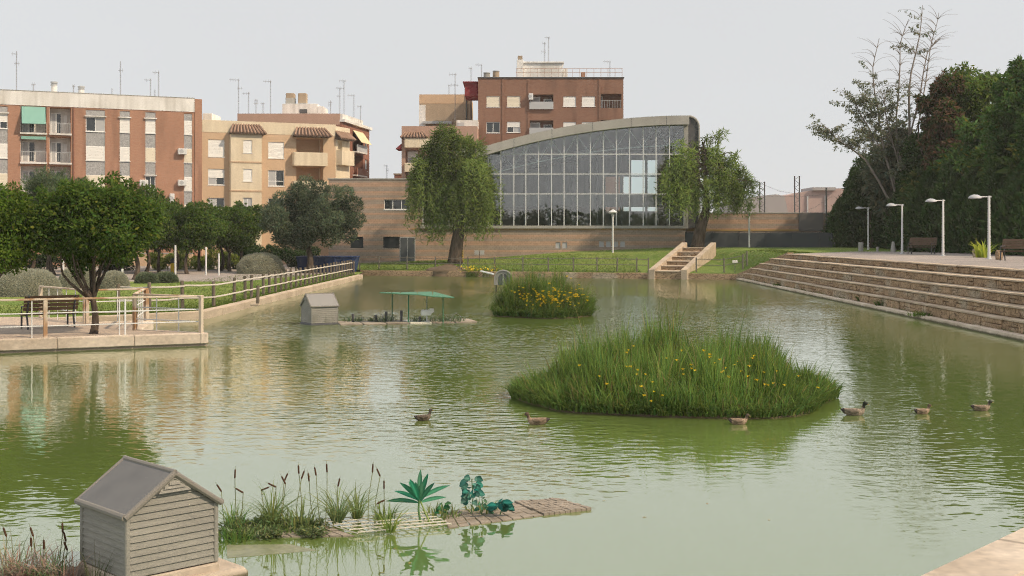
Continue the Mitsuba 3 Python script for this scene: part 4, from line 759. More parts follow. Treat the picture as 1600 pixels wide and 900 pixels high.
for si, (a, c) in enumerate(zip(RP[:-1], RP[1:])):
    L = math.hypot(c[0] - a[0], c[1] - a[1]); P = Plane((a[0], a[1]), (c[0] - a[0], c[1] - a[1])); z0 = .36
    part(rl, 'top_rail', B().cbox((-.04, .02, z0 + 1.06), (L + .04, .12, z0 + 1.115), .015, P.M), 'm_rusty')
    for zz in (.34, .70): part(rl, 'mid_rail', B().tube([[0, .07, z0 + zz], [L, .07, z0 + zz]], .017, 6, P.M), 'm_white_metal')
    us = [L - .04 - 2.15 * i for i in range(int(L / 2.15) + 1)] if si == 0 else [.0, L]
    for j, u in enumerate(us):
        big = (j == 0 or j == 2) if si == 0 else True
        part(rl, 'post', B().cbox((u - (.055 if big else .025), .07 - (.055 if big else .025), z0), (u + (.055 if big else .025), .07 + (.055 if big else .025), z0 + 1.06), .012, P.M), 'm_rusty' if big else 'm_white_metal')
    for j in range(1, int(L / .75)):
        if si in (1, 2, 3, 4) or j % 3 == 0: u = L * j / int(L / .75); part(rl, 'baluster', B().tube([[u, .07, z0], [u, .07, z0 + 1.06]], .018, 6, P.M), 'm_white_metal')
# ------------------------------------------------------------------ benches
bs('m_bench', (.20, .125, .075), .7)
def bench(pos, ang, label, s=1.0, mat='m_wood_dark', metal='m_metal_dark', L=1.6):
    k = thing('park_bench', label, 'bench', None); M = rotz(ang, pos, s)
    for i in range(4): part(k, 'seat_slat', B().cbox((-L / 2, -.24 + .12 * i, .42 - .008 * i), (L / 2, -.14 + .12 * i, .455 - .008 * i), .01, M), mat)
    for i in range(4):
        z = .53 + .115 * i; y = .25 + .045 * i; part(k, 'back_slat', B().hexa([[-L / 2, y, z], [L / 2, y, z], [L / 2, y + .03, z], [-L / 2, y + .03, z], [-L / 2, y + .038, z + .10], [L / 2, y + .038, z + .10], [L / 2, y + .068, z + .10], [-L / 2, y + .068, z + .10]], M), mat)
    for sx in (-1, 1):
        x = sx * (L / 2 - .12)
        part(k, 'leg_frame', B().tube([[x, -.22, 0], [x, -.20, .43]], .028, 6, M).tube([[x, .36, 0], [x, .24, .42], [x, .46, .98]], .028, 6, M).tube([[x, -.22, .41], [x, .26, .40]], .026, 6, M), metal)
        part(k, 'armrest', B().tube([[x, -.21, .43], [x, -.22, .64], [x, .32, .66]], .024, 6, M), metal)
    return k
pb = on(74, 512, .36); bench((pb[0], pb[1], .36), math.radians(-140), 'brown slatted bench seen from behind on the platform', 1.05, 'm_bench', 'm_metal_dark')
pb = on(1439, 397.5, 2.02); bench((pb[0], pb[1], 2.02), math.radians(-38), 'dark bench between the second and third promenade lamps', 1.15)
pb = on(1590, 407.5, 2.02); bench((pb[0], pb[1], 2.02), math.radians(-42), 'dark bench at the right picture edge beside a stone stub', 1.1)
for (px, py, w, h, lab) in ((1526, 402, 11, 14, 'broken brown stone stub left of the nearest promenade lamp'), (1561, 406, 9, 15, 'broken brown stone stub just left of the rightmost bench')):
    p = on(px, py, 2.02); s = p[1] / F_PX; m = trimesh.creation.icosphere(2, 1.0); v = np.array(m.vertices); v = np.sign(v) * np.abs(v) ** .45; v *= .5 + .12 * meshkit.noise(v * 2.3, int(px))[:, None] - .06
    solo('stone_stub', B().add(v * [w * s, .4, h * s * 1.1] + p + [0, 0, h * s * .45], m.faces), 'm_stone', lab, 'stone', 'stone stubs beside the promenade benches')
for (px, py, h, lab, tap) in ((1345, 392.5, 14, 'short grey cylindrical bollard near the farthest promenade lamp', 1.0), (1395.5, 393.5, 16, 'tapered grey stone bollard left of the third promenade lamp', .55)):
    p = on(px, py, 2.04); s = p[1] / F_PX; r = 4 * s
    k = thing('bollard', lab, 'bollard', 'grey bollards on the promenade'); part(k, 'shaft', B().lathe([(0, 0), (r, 0), (r, .05), (r * (1 + tap) / 2, h * s * .5), (r * tap, h * s * .95), (r * tap * .8, h * s), (0, h * s)], p, 12), 'm_concrete', 35)
p = on(1371, 394, 2.04); k = thing('bollard', 'small low post between the two grey bollards', 'bollard'); part(k, 'shaft', B().tube([p, p + [0, 0, .4]], .09, 8), 'm_concrete')
# ------------------------------------------------------------------ blue container, yellow bin, hedge wall behind the trees
bc = thing('blue_container', 'low blue skip container at the far left corner of the pond', 'container'); a, c = at(463, 417, 99), at(556, 402, 99)
part(bc, 'body', B().hexa([[a[0] + .2, 99, .3], [c[0] - .2, 99, .3], [c[0] - .2, 101.2, .3], [a[0] + .2, 101.2, .3], [a[0], 98.9, c[2]], [c[0], 98.9, c[2]], [c[0], 101.3, c[2]], [a[0], 101.3, c[2]]]), 'm_blue')
for i in range(7): x = a[0] + .25 + (c[0] - a[0] - .5) * i / 6; part(bc, 'rib', B().box((x - .06, 98.82, .35), (x + .06, 98.99, c[2] - .05)), 'm_blue')
part(bc, 'rim', B().box((a[0] - .05, 98.82, c[2]), (c[0] + .05, 101.4, c[2] + .08)), 'm_blue')
k = thing('litter_bin', 'yellow litter bin under a dark lid between the orange trunks', 'litter bin'); p = on(270.5, 427, .3); s = p[1] / F_PX
part(k, 'bag', B().lathe([(0, 0), (3.5 * s, 0), (4.5 * s, 9 * s), (4 * s, 17 * s), (0, 17 * s)], p, 10), 'm_yellow', 30); part(k, 'lid', B().lathe([(4.6 * s, 16 * s), (5 * s, 18 * s), (3 * s, 23 * s), (0, 24 * s)], p, 10), 'm_metal_dark', 30)
sw = thing('street_wall', 'low ochre garden wall behind the orange trees', 'wall'); part(sw, 'wall_face', B().box((-60, 121, 0), (-31.8, 121.3, 1.5)), 'm_ochre'); part(sw, 'wall_coping', B().box((-60, 120.95, 1.502), (-31.8, 121.35, 1.6)), 'm_concrete')
# ------------------------------------------------------------------ duck houses
def duck_house(name, label, p0, th, w, d, zt, zb, zr, front=True, roofmat='m_house_roof', shade=None):
    """p0: nearest corner; the gable runs along th for w, the side along th+90 for d"""
    k = thing(name, label, 'duck house'); c, s = math.cos(th), math.sin(th)
    G1 = Plane(p0, (c, s)); A = np.array(p0) + d * np.array([-s, c]); G2 = Plane(A, (s, -c))                 # gable, left side (u from back corner to front corner)
    B1 = Plane(np.array(p0) + w * np.array([c, s]), (-s, c)); B2 = Plane(np.array(p0) + w * np.array([c, s]) + d * np.array([-s, c]), (-c, -s))
    part(k, 'core', B().hexa([[.03, .03, zb], [w - .03, .03, zb], [w - .03, d - .03, zb], [.03, d - .03, zb], [.03, .03, zt], [w - .03, .03, zt], [w - .03, d - .03, zt], [.03, d - .03, zt]], G1.M).hexa([[.03, .03, zt], [w - .03, .03, zt], [w - .03, d - .03, zt], [.03, d - .03, zt], [w / 2 - .02, .03, zr - .05], [w / 2 + .02, .03, zr - .05], [w / 2 + .02, d - .03, zr - .05], [w / 2 - .02, d - .03, zr - .05]], G1.M), 'm_trim')
    n = 9; bh = (zt - zb) / n; n2 = int((zr - zt) / bh)
    for P, L, gable in ((G1, w, True), (G2, d, False), (B1, d, False), (B2, w, True)):
        for i in range(n + (n2 if gable else 0)):
            z0, z1 = zb + i * bh, zb + (i + 1) * bh - .003
            def lim(z):
                if z <= zt + 1e-6: return .022, L - .022
                f = (z - zt) / (zr - zt); return .022 + f * L / 2, L - .022 - f * L / 2
            a0, a1 = lim(z0); e0, e1 = lim(z1)
            if e1 - e0 < .02: continue
            j = R.uniform(-.0015, .0015)
            part(k, 'board', B().hexa([[a0, -.014 + j, z0], [a1, -.014 - j, z0], [a1, .03, z0], [a0, .03, z0], [e0, -.002 + j, z1 - .004], [e1, -.002 - j, z1 - .004], [e1, .03, z1], [e0, .03, z1]], P.M).hexa([[a0, -.018 + j, z0], [a1, -.018 - j, z0], [a1, -.010, z0 + .004], [a0, -.010, z0 + .004], [a0, -.0165 + j, z0 + .010], [a1, -.0165 - j, z0 + .010], [a1, -.006, z0 + .012], [a0, -.006, z0 + .012]], P.M), 'm_siding')
    for (u, v) in ((0, 0), (w, 0), (0, d), (w, d)): part(k, 'corner_post', B().cbox((u - .022, v - .022, zb - .01), (u + .022, v + .022, zt), .008, G1.M), 'm_siding')
    ov, t = .04, .035; sl = (zr - zt) / (w / 2)
    for sgn in (0, 1):
        e = -ov if sgn == 0 else w + ov; ze = zt - sl * ov; mid = w / 2
        q = [[e, -ov, ze], [mid, -ov, zr], [mid, d + ov, zr], [e, d + ov, ze]]
        if sgn: q = [q[1], q[0], q[3], q[2]]
        q = np.array(q); rp = part(k, 'roof_panel', B().hexa(np.vstack([q + [0, 0, .005], q + [0, 0, .005 + t]]), G1.M), roofmat)
        for v in (-ov, d + ov): part(rp, 'barge_board', B().tube([[e, v, ze + .012], [mid, v, zr + .022]], .028, 8, G1.M), 'm_trim', 40)
        part(rp, 'eave_roll', B().tube([[e, -ov, ze + .02], [e, d + ov, ze + .02]], .030, 8, G1.M), 'm_trim', 40)
    part(k, 'ridge', B().tube([[w / 2, -ov - .01, zr + .03], [w / 2, d + ov + .01, zr + .03]], .026, 8, G1.M), 'm_trim', 40)
    vz, vw = zr - .30 * (zr - zt) - .0, .15 * w
    zv0, zv1 = zt + .50 * (zr - zt), zr - .14 * (zr - zt); vw = .22 * w
    v = part(k, 'gable_vent', B().hexa([[w / 2 - vw, -.030, zv0], [w / 2 + vw, -.030, zv0], [w / 2 + vw, 0.0, zv0], [w / 2 - vw, 0.0, zv0], [w / 2 - .01, -.030, zv1], [w / 2 + .01, -.030, zv1], [w / 2 + .01, 0.0, zv1], [w / 2 - .01, 0.0, zv1]], G1.M), 'm_metal_dark')
    for i in range(3):
        f = .06 + .3 * i; z = zv0 + (zv1 - zv0) * f; hw_ = vw * (1 - f) * .88; part(v, 'louvre', B().hexa([[w / 2 - hw_, -.055, z], [w / 2 + hw_, -.055, z], [w / 2 + hw_, -.03, z], [w / 2 - hw_, -.03, z], [w / 2 - hw_ * .8, -.036, z + .035], [w / 2 + hw_ * .8, -.036, z + .035], [w / 2 + hw_ * .8, -.03, z + .04], [w / 2 - hw_ * .8, -.03, z + .04]], G1.M), 'm_siding')
    for sx in (-1, 1): part(v, 'vent_trim', B().tube([[w / 2 + sx * vw * 1.08, -.035, zv0], [w / 2, -.035, zv1 + .02]], .010, 6, G1.M), 'm_siding')
    return k, G1
p0 = at(198.5, 806, 10.7)
dh, GD = duck_house('duck_house', 'large grey brown wooden duck house with a dark roof in the left foreground', (p0[0], p0[1]), math.radians(44), .875, .88, .745, .19, 1.045)
part(dh, 'plinth', B().cbox((-.03, -.03, -.3), (.905, .92, .175), .015, GD.M), 'm_coping_pale')
ps_ = thing('stone_slab', 'pale pinkish stone slab under the right corner of the foreground duck house', 'slab'); part(ps_, 'slab_body', B().cbox((.50, -.12, -.4), (1.18, .78, .10), .05, GD.M), 'm_coping_pale')
bs('m_house_roof_pale', (0.27, 0.26, 0.25), 0.6); p0 = at(471.5, 480, 44.85); dh2, G2_ = duck_house('duck_house', 'small pale grey wooden duck house floating in the middle distance on the left', (p0[0], p0[1]), math.radians(-59.5), 1.0, 1.0, .68, .07, 1.08, roofmat='m_house_roof_pale')
k = part(dh2, 'float', B().cbox((-.05, -.05, -.2), (1.05, 1.03, .06), .02, G2_.M), 'm_metal_dark')
bs('m_arch', (.22, .22, .21))
# the arched little house behind the far island
ah = thing('arched_duck_house', 'small grey duck house with a round arched roof behind the far reed island', 'duck house'); a = at(786, 436, 70.); wv_, hv_ = .52, .86
an = np.linspace(0, math.pi, 13); out = [(-wv_, 0)] + [(wv_ * -math.cos(t), hv_ - .55 + .55 * math.sin(t) ** .8) for t in an] + [(wv_, 0)]; inn = [(-.30, 0)] + [(.30 * -math.cos(t), .35 + .30 * math.sin(t)) for t in an] + [(.30, 0)]
MA = lambda v: np.column_stack([a[0] + v[:, 0], a[1] + v[:, 2], -.20 + 0.62 + v[:, 1]])
part(ah, 'front_arch', B().prism(out + inn[::-1], 0, .06, MA), 'm_arch'); part(ah, 'body', B().prism([(x * .95, z * .98) for x, z in out], .05, .8, MA), 'm_hoarding'); part(ah, 'roof_shell', B().prism(out[1:-1] + [(x * .9, z * .95) for x, z in out[1:-1]][::-1], -.08, .9, MA), 'm_arch')
part(ah, 'arch_sash', B().box((-.015, -.0, 0), (.015, .03, .64), lambda v: np.column_stack([a[0] + v[:, 0], a[1] + v[:, 1], .42 + v[:, 2]])), 'm_metal'); part(ah, 'stilts', B().tube([[a[0] - .4, a[1] + .3, -.3], [a[0] - .4, a[1] + .3, .45]], .05, 6).tube([[a[0] + .4, a[1] + .3, -.3], [a[0] + .4, a[1] + .3, .45]], .05, 6), 'm_wood')
k = thing('white_plank', 'pale slanting plank leaning towards the arched duck house', 'plank'); part(k, 'board', B().tube([at(751, 423.5, 70.5), at(772, 428.5, 70.2)], .05, 5), 'm_white_metal')
# ------------------------------------------------------------------ ducks
def duck(px, py, heading, L, head, body, label, neck=1.0):
    k = thing('duck', label, 'duck', 'ducks swimming on the pond'); p = on(px, py, .02); s = L / .55; M = rotz(heading, (p[0], p[1], 0), s)
    J = [((-.26, 0, .125), .018), ((-.17, 0, .085), .062), ((-.05, 0, .055), .095), ((.08, 0, .055), .092), ((.16, 0, .075), .062), ((.20, 0, .13 * neck), .038), ((.215, 0, .19 * neck), .034), ((.235, 0, .225 * neck), .043), ((.262, 0, .222 * neck), .034)]
    ms = []
    for (a, ra), (c, rc) in zip(J[:-1], J[1:]):
        pts = []
        for q_, rr_ in ((a, ra), (c, rc)):
            sp = manifold3d.Manifold.sphere(rr_, 20).translate(q_); ms.append(None); pts.append(sp)
        ms[-1] = manifold3d.Manifold.batch_hull(pts)
    for sy in (-1, 1): ms.append(manifold3d.Manifold.batch_hull([manifold3d.Manifold.sphere(.035, 16).translate((.07, sy * .082, .095)), manifold3d.Manifold.sphere(.05, 16).translate((-.06, sy * .078, .09)), manifold3d.Manifold.sphere(.014, 10).translate((-.22, sy * .03, .135))]))
    u_ = None
    for m in ms:
        if m is not None: u_ = m if u_ is None else u_ + m
    m = u_.refine_to_length(.02).to_mesh(); tm = trimesh.Trimesh(m.vert_properties[:, :3], m.tri_verts); trimesh.smoothing.filter_taubin(tm, iterations=6); v = np.array(tm.vertices)
    nz = meshkit.noise(v * [45, 70, 90], 3); t = np.clip((v[:, 0] - .165) / .03, 0, 1) * np.clip((v[:, 2] - .12 * neck) / .03, 0, 1)
    wing = np.clip((np.abs(v[:, 1]) - .045) / .03, 0, 1) * np.clip((.1 - v[:, 0]) / .05, 0, 1)
    col = np.array(body)[None] * (.35 + 1.3 * nz[:, None]) * (1 - .35 * wing[:, None]); col = col * (1 - t[:, None]) + np.array(head)[None] * t[:, None] * (.8 + .4 * nz[:, None])
    col = np.where((v[:, 0] < -.2)[:, None], np.array([.05, .04, .035]), col)
    b = B(); b.add(v, tm.faces, col, M); part(k, 'body', b, 'm_paint', True)
    part(k, 'bill', B().hexa([[.27, -.02, .198 * neck], [.325, -.016, .194 * neck], [.325, .016, .194 * neck], [.27, .02, .198 * neck], [.27, -.015, .228 * neck], [.325, -.012, .204 * neck], [.325, .012, .204 * neck], [.27, .015, .228 * neck]], M), 'm_bill')
    for sy in (-1, 1): e = manifold3d.Manifold.sphere(.006, 10).translate((.262, sy * .034, .236 * neck)).to_mesh(); part(k, 'eye', B().add(e.vert_properties[:, :3], e.tri_verts, M=M), 'm_eye')
bs('m_bill', (0.20, 0.16, 0.05), 0.5); bs('m_eye', (0.01, 0.01, 0.01), 0.2)
br, dkc = (.28, .20, .135), (.05, .042, .032)
duck(661, 655, math.radians(35), .36, dkc, (.11, .085, .06), 'dark duck swimming alone left of the big reed island', 1.15)
duck(840, 661, math.radians(172), .42, (.09, .06, .04), br, 'brown duck facing left at the left front of the big reed island')
duck(1154, 661, math.radians(10), .37, (.07, .05, .035), br, 'brown duck close to the front edge of the big reed island')
duck(1334, 647, math.radians(-5), .46, (.012, .016, .010), (.24, .19, .14), 'dark headed duck, first of the three ducks right of the big island', 1.15)
duck(1441, 645, math.radians(20), .36, (.08, .055, .035), br, 'brown duck, middle one of the three ducks right of the big island')
duck(1533, 640, math.radians(5), .40, (.03, .03, .02), (.24, .18, .12), 'brown duck farthest right, near the tree reflection')
k = thing('white_float', 'tiny white float at the right foot of the big reed island', 'float'); p = on(1207, 645, 0); part(k, 'body', B().lathe([(0, 0), (.05, .0), (.055, .03), (.03, .05), (0, .055)], p, 10, sx=1.4), 'm_white', 30)
# ------------------------------------------------------------------ foliage
GAIN = 1.6
def unit(v): return v / (np.linalg.norm(v, axis=-1, keepdims=True) + 1e-12)
def leafquads(C, D, N, L, Wd, fold=.25):
    """diamond leaves at C pointing along D with face normal about N"""
    D = unit(D); S = unit(np.cross(D, N)); U = np.cross(S, D); L = np.broadcast_to(L, (len(C),))[:, None]; Wd = np.broadcast_to(Wd, (len(C),))[:, None]
    a = C; t = C + D * L; m = C + D * L * .45 + U * Wd * fold; l, r = m + S * Wd * .5 - U * Wd * fold * 1.6, m - S * Wd * .5 - U * Wd * fold * 1.6
    v = np.stack([a, l, t, r], 1).reshape(-1, 3); i = np.arange(len(C))[:, None] * 4
    return v, np.vstack([i + [0, 1, 2], i + [0, 2, 3]])
def tint(rng, base, n, var=.25, warm=.12):
    base = np.asarray(base, float); k = rng.uniform(1 - var, 1 + var, (n, 1)); h = rng.normal(0, warm, (n, 1))
    return np.clip(base * k * np.concatenate([1 + h, np.ones((n, 1)), 1 - .5 * h], 1), .004, .6)
def crown(rng, blobs, n, L, Wd, base, var=.3, up=.35, droop=0.0, blobvar=.22, tips=None, shell=.35, warm=.10):
    c = np.array([b[0] for b in blobs]); r = np.array([b[1] for b in blobs]); w = r ** 2; base = np.asarray(base, float) * GAIN; idx = rng.choice(len(blobs), n, p=w / w.sum())
    d = unit(rng.normal(size=(n, 3))); f = (1 - shell * rng.random(n) ** 1.5)
    lump = .66 + .68 * meshkit.noise(d * 2.2 + idx[:, None] * 7.7, 2)
    C = c[idx] + d * (r[idx] * f * lump)[:, None] * [1, 1, .85]
    N = unit(d * .7 + [0, 0, up] + rng.normal(size=(n, 3)) * .5); D = unit(np.cross(N, rng.normal(size=(n, 3))) + d * .6 + [0, 0, -droop])
    bt = rng.uniform(1 - blobvar, 1 + blobvar, len(blobs)); col = tint(rng, base, n, var, warm) * bt[idx][:, None]
    if tips is not None: m = rng.random(n) < tips[1]; col[m] = tint(rng, tips[0], m.sum(), .3)
    v, fa = leafquads(C, D, N, L * rng.uniform(.65, 1.3, n), Wd * rng.uniform(.7, 1.25, n)); return v, fa, np.repeat(col, 4, 0)
def ell_blobs(rng, c, rad, nb, rb, inner=.25, zmin=None):
    out = []
    for i in range(nb):
        d = unit(rng.normal(size=3)); k = (inner + (1 - inner) * rng.random() ** .45); p = np.asarray(c) + d * np.asarray(rad) * k * .82
        if zmin is not None: p[2] = max(p[2], zmin + rb * .6)
        out.append((p, rb * rng.uniform(.7, 1.3)))
        if rng.random() < .55: out.append((p + d * rb * rng.uniform(.7, 1.25) + [0, 0, .2 * rb], rb * rng.uniform(.25, .5)))
    return out
def limb(b, rng, p0, p1, r0, r1, wob=.1, n=6, sides=7, sag=0.0):
    p0, p1 = np.asarray(p0, float), np.asarray(p1, float); t = np.linspace(0, 1, n)[:, None]; L = np.linalg.norm(p1 - p0)
    m = rng.normal(size=3) * wob * L; m[2] += sag * L; P = p0 * (1 - t) + p1 * t + 4 * t * (1 - t) * m * .5 + np.sin(t * 7 + rng.random() * 6) * rng.normal(size=3) * wob * L * .12 * np.sin(t * math.pi)
    b.tube(P, r0 + (r1 - r0) * t[:, 0] ** .8, sides); return P
def tree(name, label, group, seed, base, fork, blobs, r0, n, L, Wd, col, bark='m_bark', limbs=6, lean=(0, 0), cat='tree', flare=1.35, trunk=True, **k):
    rng = np.random.default_rng(seed); key = thing(name, label, cat, group); base = np.asarray(base, float)
    if trunk:
        b = B(); f = base + [lean[0], lean[1], fork]; ts = np.linspace(0, 1, 8)[:, None]; w = rng.normal(size=3) * .06 * fork; w[2] = 0
        P = base - [0, 0, .15] + (f - base + [0, 0, .15]) * ts + w * np.sin(ts * math.pi) * 1.5; rr = r0 * (1 + (flare - 1) * (1 - ts[:, 0]) ** 5) * (1 - .3 * ts[:, 0]); b.tube(P, rr, 9)
        pick = rng.permutation(len(blobs))[:limbs]
        for i in pick: limb(b, rng, f - [0, 0, .05 * fork], blobs[i][0], r0 * .5, r0 * .12, .16, 7, 6)
        part(key, 'trunk', b, bark, True)
    v, fa, c = crown(rng, blobs, n, L, Wd, col, **k); b = B(); b.add(v, fa, c); part(key, 'crown', b, 'm_leaf', stuff=True); return key
ORANGE = (.060, .096, .020)
# orange trees: on the deck, at the left edge, and the row behind the lawn
g = on(145, 521, .37); bl = ell_blobs(np.random.default_rng(5), (g[0] - .02, g[1], 3.55), (2.12, 1.9, 1.25), 74, .46, .3, 2.40)
tree('orange_tree', 'round dark green orange tree growing through the deck on the left', 'orange trees', 21, g, 1.0, bl, .115, 38000, .15, .07, ORANGE, limbs=11, tips=((.17, .21, .045), .10), up=.45)
g = at(2, 540, 34.2); bl = ell_blobs(np.random.default_rng(6), (g[0] - .25, 34.2, 3.45), (1.25, 1.4, 1.30), 36, .5, .35, 2.3)
tree('orange_tree', 'orange tree cut off by the left picture edge', 'orange trees', 22, (g[0] - .35, 34.2, .36), 1.3, bl, .11, 17000, .13, .062, (.075, .12, .02), lean=(-.3, 0), tips=((.17, .21, .05), .07))
row = [(20, 430, 76, 303, 'second orange tree from the left edge, behind the clipped shrubs'), (78, 430, 70, 298, 'orange tree in the shade behind the two clipped grey shrubs'), (150, 431, 74, 300, 'orange tree hidden mostly behind the deck tree'), (210, 437, 84, 296, 'orange tree with a thick dark trunk just right of the deck tree'), (249, 427, 90, 306, 'orange tree with two trunks standing just left of the yellow bin'),
       (293, 428, 82, 316, 'orange tree just right of the yellow bin'), (328, 420, 80, 322, 'orange tree with a slender trunk between the yellow bin and the large clipped shrub'), (359, 424, 74, 323, 'bright orange tree directly left of the large clipped shrub'), (392, 413, 72, 326, 'shaded orange tree behind the large clipped shrub'), (426, 411, 66, 328, 'darkest orange tree at the right end of the row beside the olive tree')]
for i, (px, yb, w, yt, lab) in enumerate(row):
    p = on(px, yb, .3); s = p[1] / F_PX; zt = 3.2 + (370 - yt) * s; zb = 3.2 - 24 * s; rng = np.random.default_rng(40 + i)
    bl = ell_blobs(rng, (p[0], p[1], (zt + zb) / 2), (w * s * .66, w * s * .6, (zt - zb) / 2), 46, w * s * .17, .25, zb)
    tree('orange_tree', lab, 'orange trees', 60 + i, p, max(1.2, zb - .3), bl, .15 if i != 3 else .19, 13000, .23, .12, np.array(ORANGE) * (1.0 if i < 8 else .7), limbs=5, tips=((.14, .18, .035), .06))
# feathery tree behind, hedges and low green behind the row
rng = np.random.default_rng(9); p = np.array([at(85, 0, 92)[0], 92., .3]); s = 92 / F_PX
bl = ell_blobs(rng, (p[0], 92, 3.2 + 62 * s), (60 * s, 2.5, 34 * s), 40, 14 * s, .3)
tree('casuarina_tree', 'feathery grey green tree rising behind the deck tree in front of the brick block', None, 10, p, 3.0, bl, .16, 16000, .42, .05, (.085, .115, .06), up=.8, droop=-.8)
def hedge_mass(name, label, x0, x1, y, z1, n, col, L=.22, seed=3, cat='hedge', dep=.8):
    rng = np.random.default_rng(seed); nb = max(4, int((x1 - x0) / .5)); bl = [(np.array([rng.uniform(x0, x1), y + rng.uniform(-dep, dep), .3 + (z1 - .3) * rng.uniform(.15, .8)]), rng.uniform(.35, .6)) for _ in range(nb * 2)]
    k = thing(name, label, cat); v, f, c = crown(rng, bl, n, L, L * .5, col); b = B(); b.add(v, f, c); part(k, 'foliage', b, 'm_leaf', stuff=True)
for i, (px, Y, lab) in enumerate(((-10, 96, 'shaded orange tree in the back row at the left picture edge'), (45, 98, 'shaded orange tree in the back row left of the deck tree'), (115, 99, 'shaded orange tree in the back row behind the deck tree'), (182, 99, 'shaded orange tree in the back row right of the deck tree'), (228, 101, 'shaded orange tree in the back row left of the yellow bin'), (272, 102, 'shaded orange tree in the back row above the yellow bin'), (312, 103, 'shaded orange tree in the back row right of the yellow bin'), (345, 104, 'shaded orange tree in the back row above the clipped shrub'), (378, 104, 'shaded orange tree in the back row beside the olive tree'))):
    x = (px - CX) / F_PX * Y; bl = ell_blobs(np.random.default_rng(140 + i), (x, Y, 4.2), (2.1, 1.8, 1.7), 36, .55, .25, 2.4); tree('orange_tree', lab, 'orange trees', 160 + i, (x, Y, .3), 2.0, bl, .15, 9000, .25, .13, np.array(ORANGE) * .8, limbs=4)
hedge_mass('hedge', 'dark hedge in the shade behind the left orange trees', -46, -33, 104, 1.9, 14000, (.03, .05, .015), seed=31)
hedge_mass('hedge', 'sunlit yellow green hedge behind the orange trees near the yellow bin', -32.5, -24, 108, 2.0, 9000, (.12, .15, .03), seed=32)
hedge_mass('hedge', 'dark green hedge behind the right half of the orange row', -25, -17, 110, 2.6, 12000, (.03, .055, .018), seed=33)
# olive-like tree
rng = np.random.default_rng(12); p = np.array([at(480, 0, 97)[0], 97., .3]); s = 97 / F_PX
bl = ell_blobs(rng, (at(484, 0, 97)[0], 97, 3.2 + 24 * s), (76 * s, 3.2, 44 * s), 62, 15 * s, .25, 3.2 - 26 * s)
bl += [(at(x, y, 97 + rng.uniform(-1, 1)), rr * s) for x, y, rr in ((478, 288, 13), (466, 300, 15), (500, 296, 14), (520, 303, 14), (540, 305, 15), (552, 320, 15), (556, 345, 14), (545, 368, 13), (440, 312, 14), (425, 330, 14), (420, 350, 13), (530, 330, 18), (540, 345, 17))]
tree('olive_tree', 'large grey green olive tree above the blue container', None, 13, p, 2.2, bl, .28, 52000, .30, .075, (.078, .10, .06), limbs=10, up=.6, droop=-.5, blobvar=.35, tips=((.17, .19, .12), .12))
# clipped grey shrubs and lavender
def shrub(px0, px1, yt, yb, label, col=(.46, .46, .36), n=9000, seed=1, name='clipped_shrub', L=.09):
    p = on((px0 + px1) / 2, yb, .3); s = p[1] / F_PX; rng = np.random.default_rng(seed); a, h = (px1 - px0) / 2 * s, (yb - yt) * s
    d = unit(rng.normal(size=(n, 3))); d[:, 2] = np.abs(d[:, 2]) * 1.0 - .12; lump = 1 + .10 * (meshkit.noise(d * 3, seed) - .5) + .05 * meshkit.noise(d * 9, seed)
    e = np.sign(d) * np.abs(d) ** .8; C = np.array([p[0], p[1] + a * .8, .3]) + e * [a, a * .85, h * .98] * lump[:, None] * (1 - .10 * rng.random((n, 1)))
    C[:, 2] = np.maximum(C[:, 2], .32); D = unit(d + rng.normal(size=(n, 3)) * .45 + [0, 0, .3]); N = unit(np.cross(D, rng.normal(size=(n, 3))))
    v, f = leafquads(C, D, N, L * rng.uniform(.6, 1.4, n), L * .33); b = B(); b.add(v, f, np.repeat(tint(rng, col, n, .3, .05), 4, 0)); k = thing(name, label, 'shrub', 'grey shrubs on the lawn'); part(k, 'foliage', b, 'm_leaf', stuff=True)
    m = trimesh.creation.icosphere(3, 1.0); vv = np.array(m.vertices); vv = np.sign(vv) * np.abs(vv) ** .8; vv = vv * [a * .86, a * .73, h * .86] + [p[0], p[1] + a * .8, .3]; vv[:, 2] = np.maximum(vv[:, 2], .29); bb_ = B(); bb_.add(vv, m.faces); part(k, 'twigs', bb_, 'm_bush_core')
bs('m_bush_core', (.25, .25, .19), .95)
shrub(-22, 78, 417, 464, 'big grey clipped shrub at the left picture edge behind the bench', n=17000, seed=2); shrub(84, 142, 415, 452, 'grey clipped shrub just left of the deck tree trunk', n=11000, seed=3); shrub(150, 195, 422, 452, 'smaller grey clipped shrub just right of the deck tree trunk', n=9000, seed=4)
shrub(366, 437, 393, 428, 'large flat topped grey clipped shrub beside the blue container', n=16000, seed=5, L=.13); shrub(212, 240, 429, 443, 'low lavender tuft, left one of two on the lawn', (.19, .23, .14), 2500, 6, 'lavender', .22); shrub(240, 271, 428, 442, 'low lavender tuft, right one of two on the lawn', (.19, .23, .14), 2500, 7, 'lavender', .22)
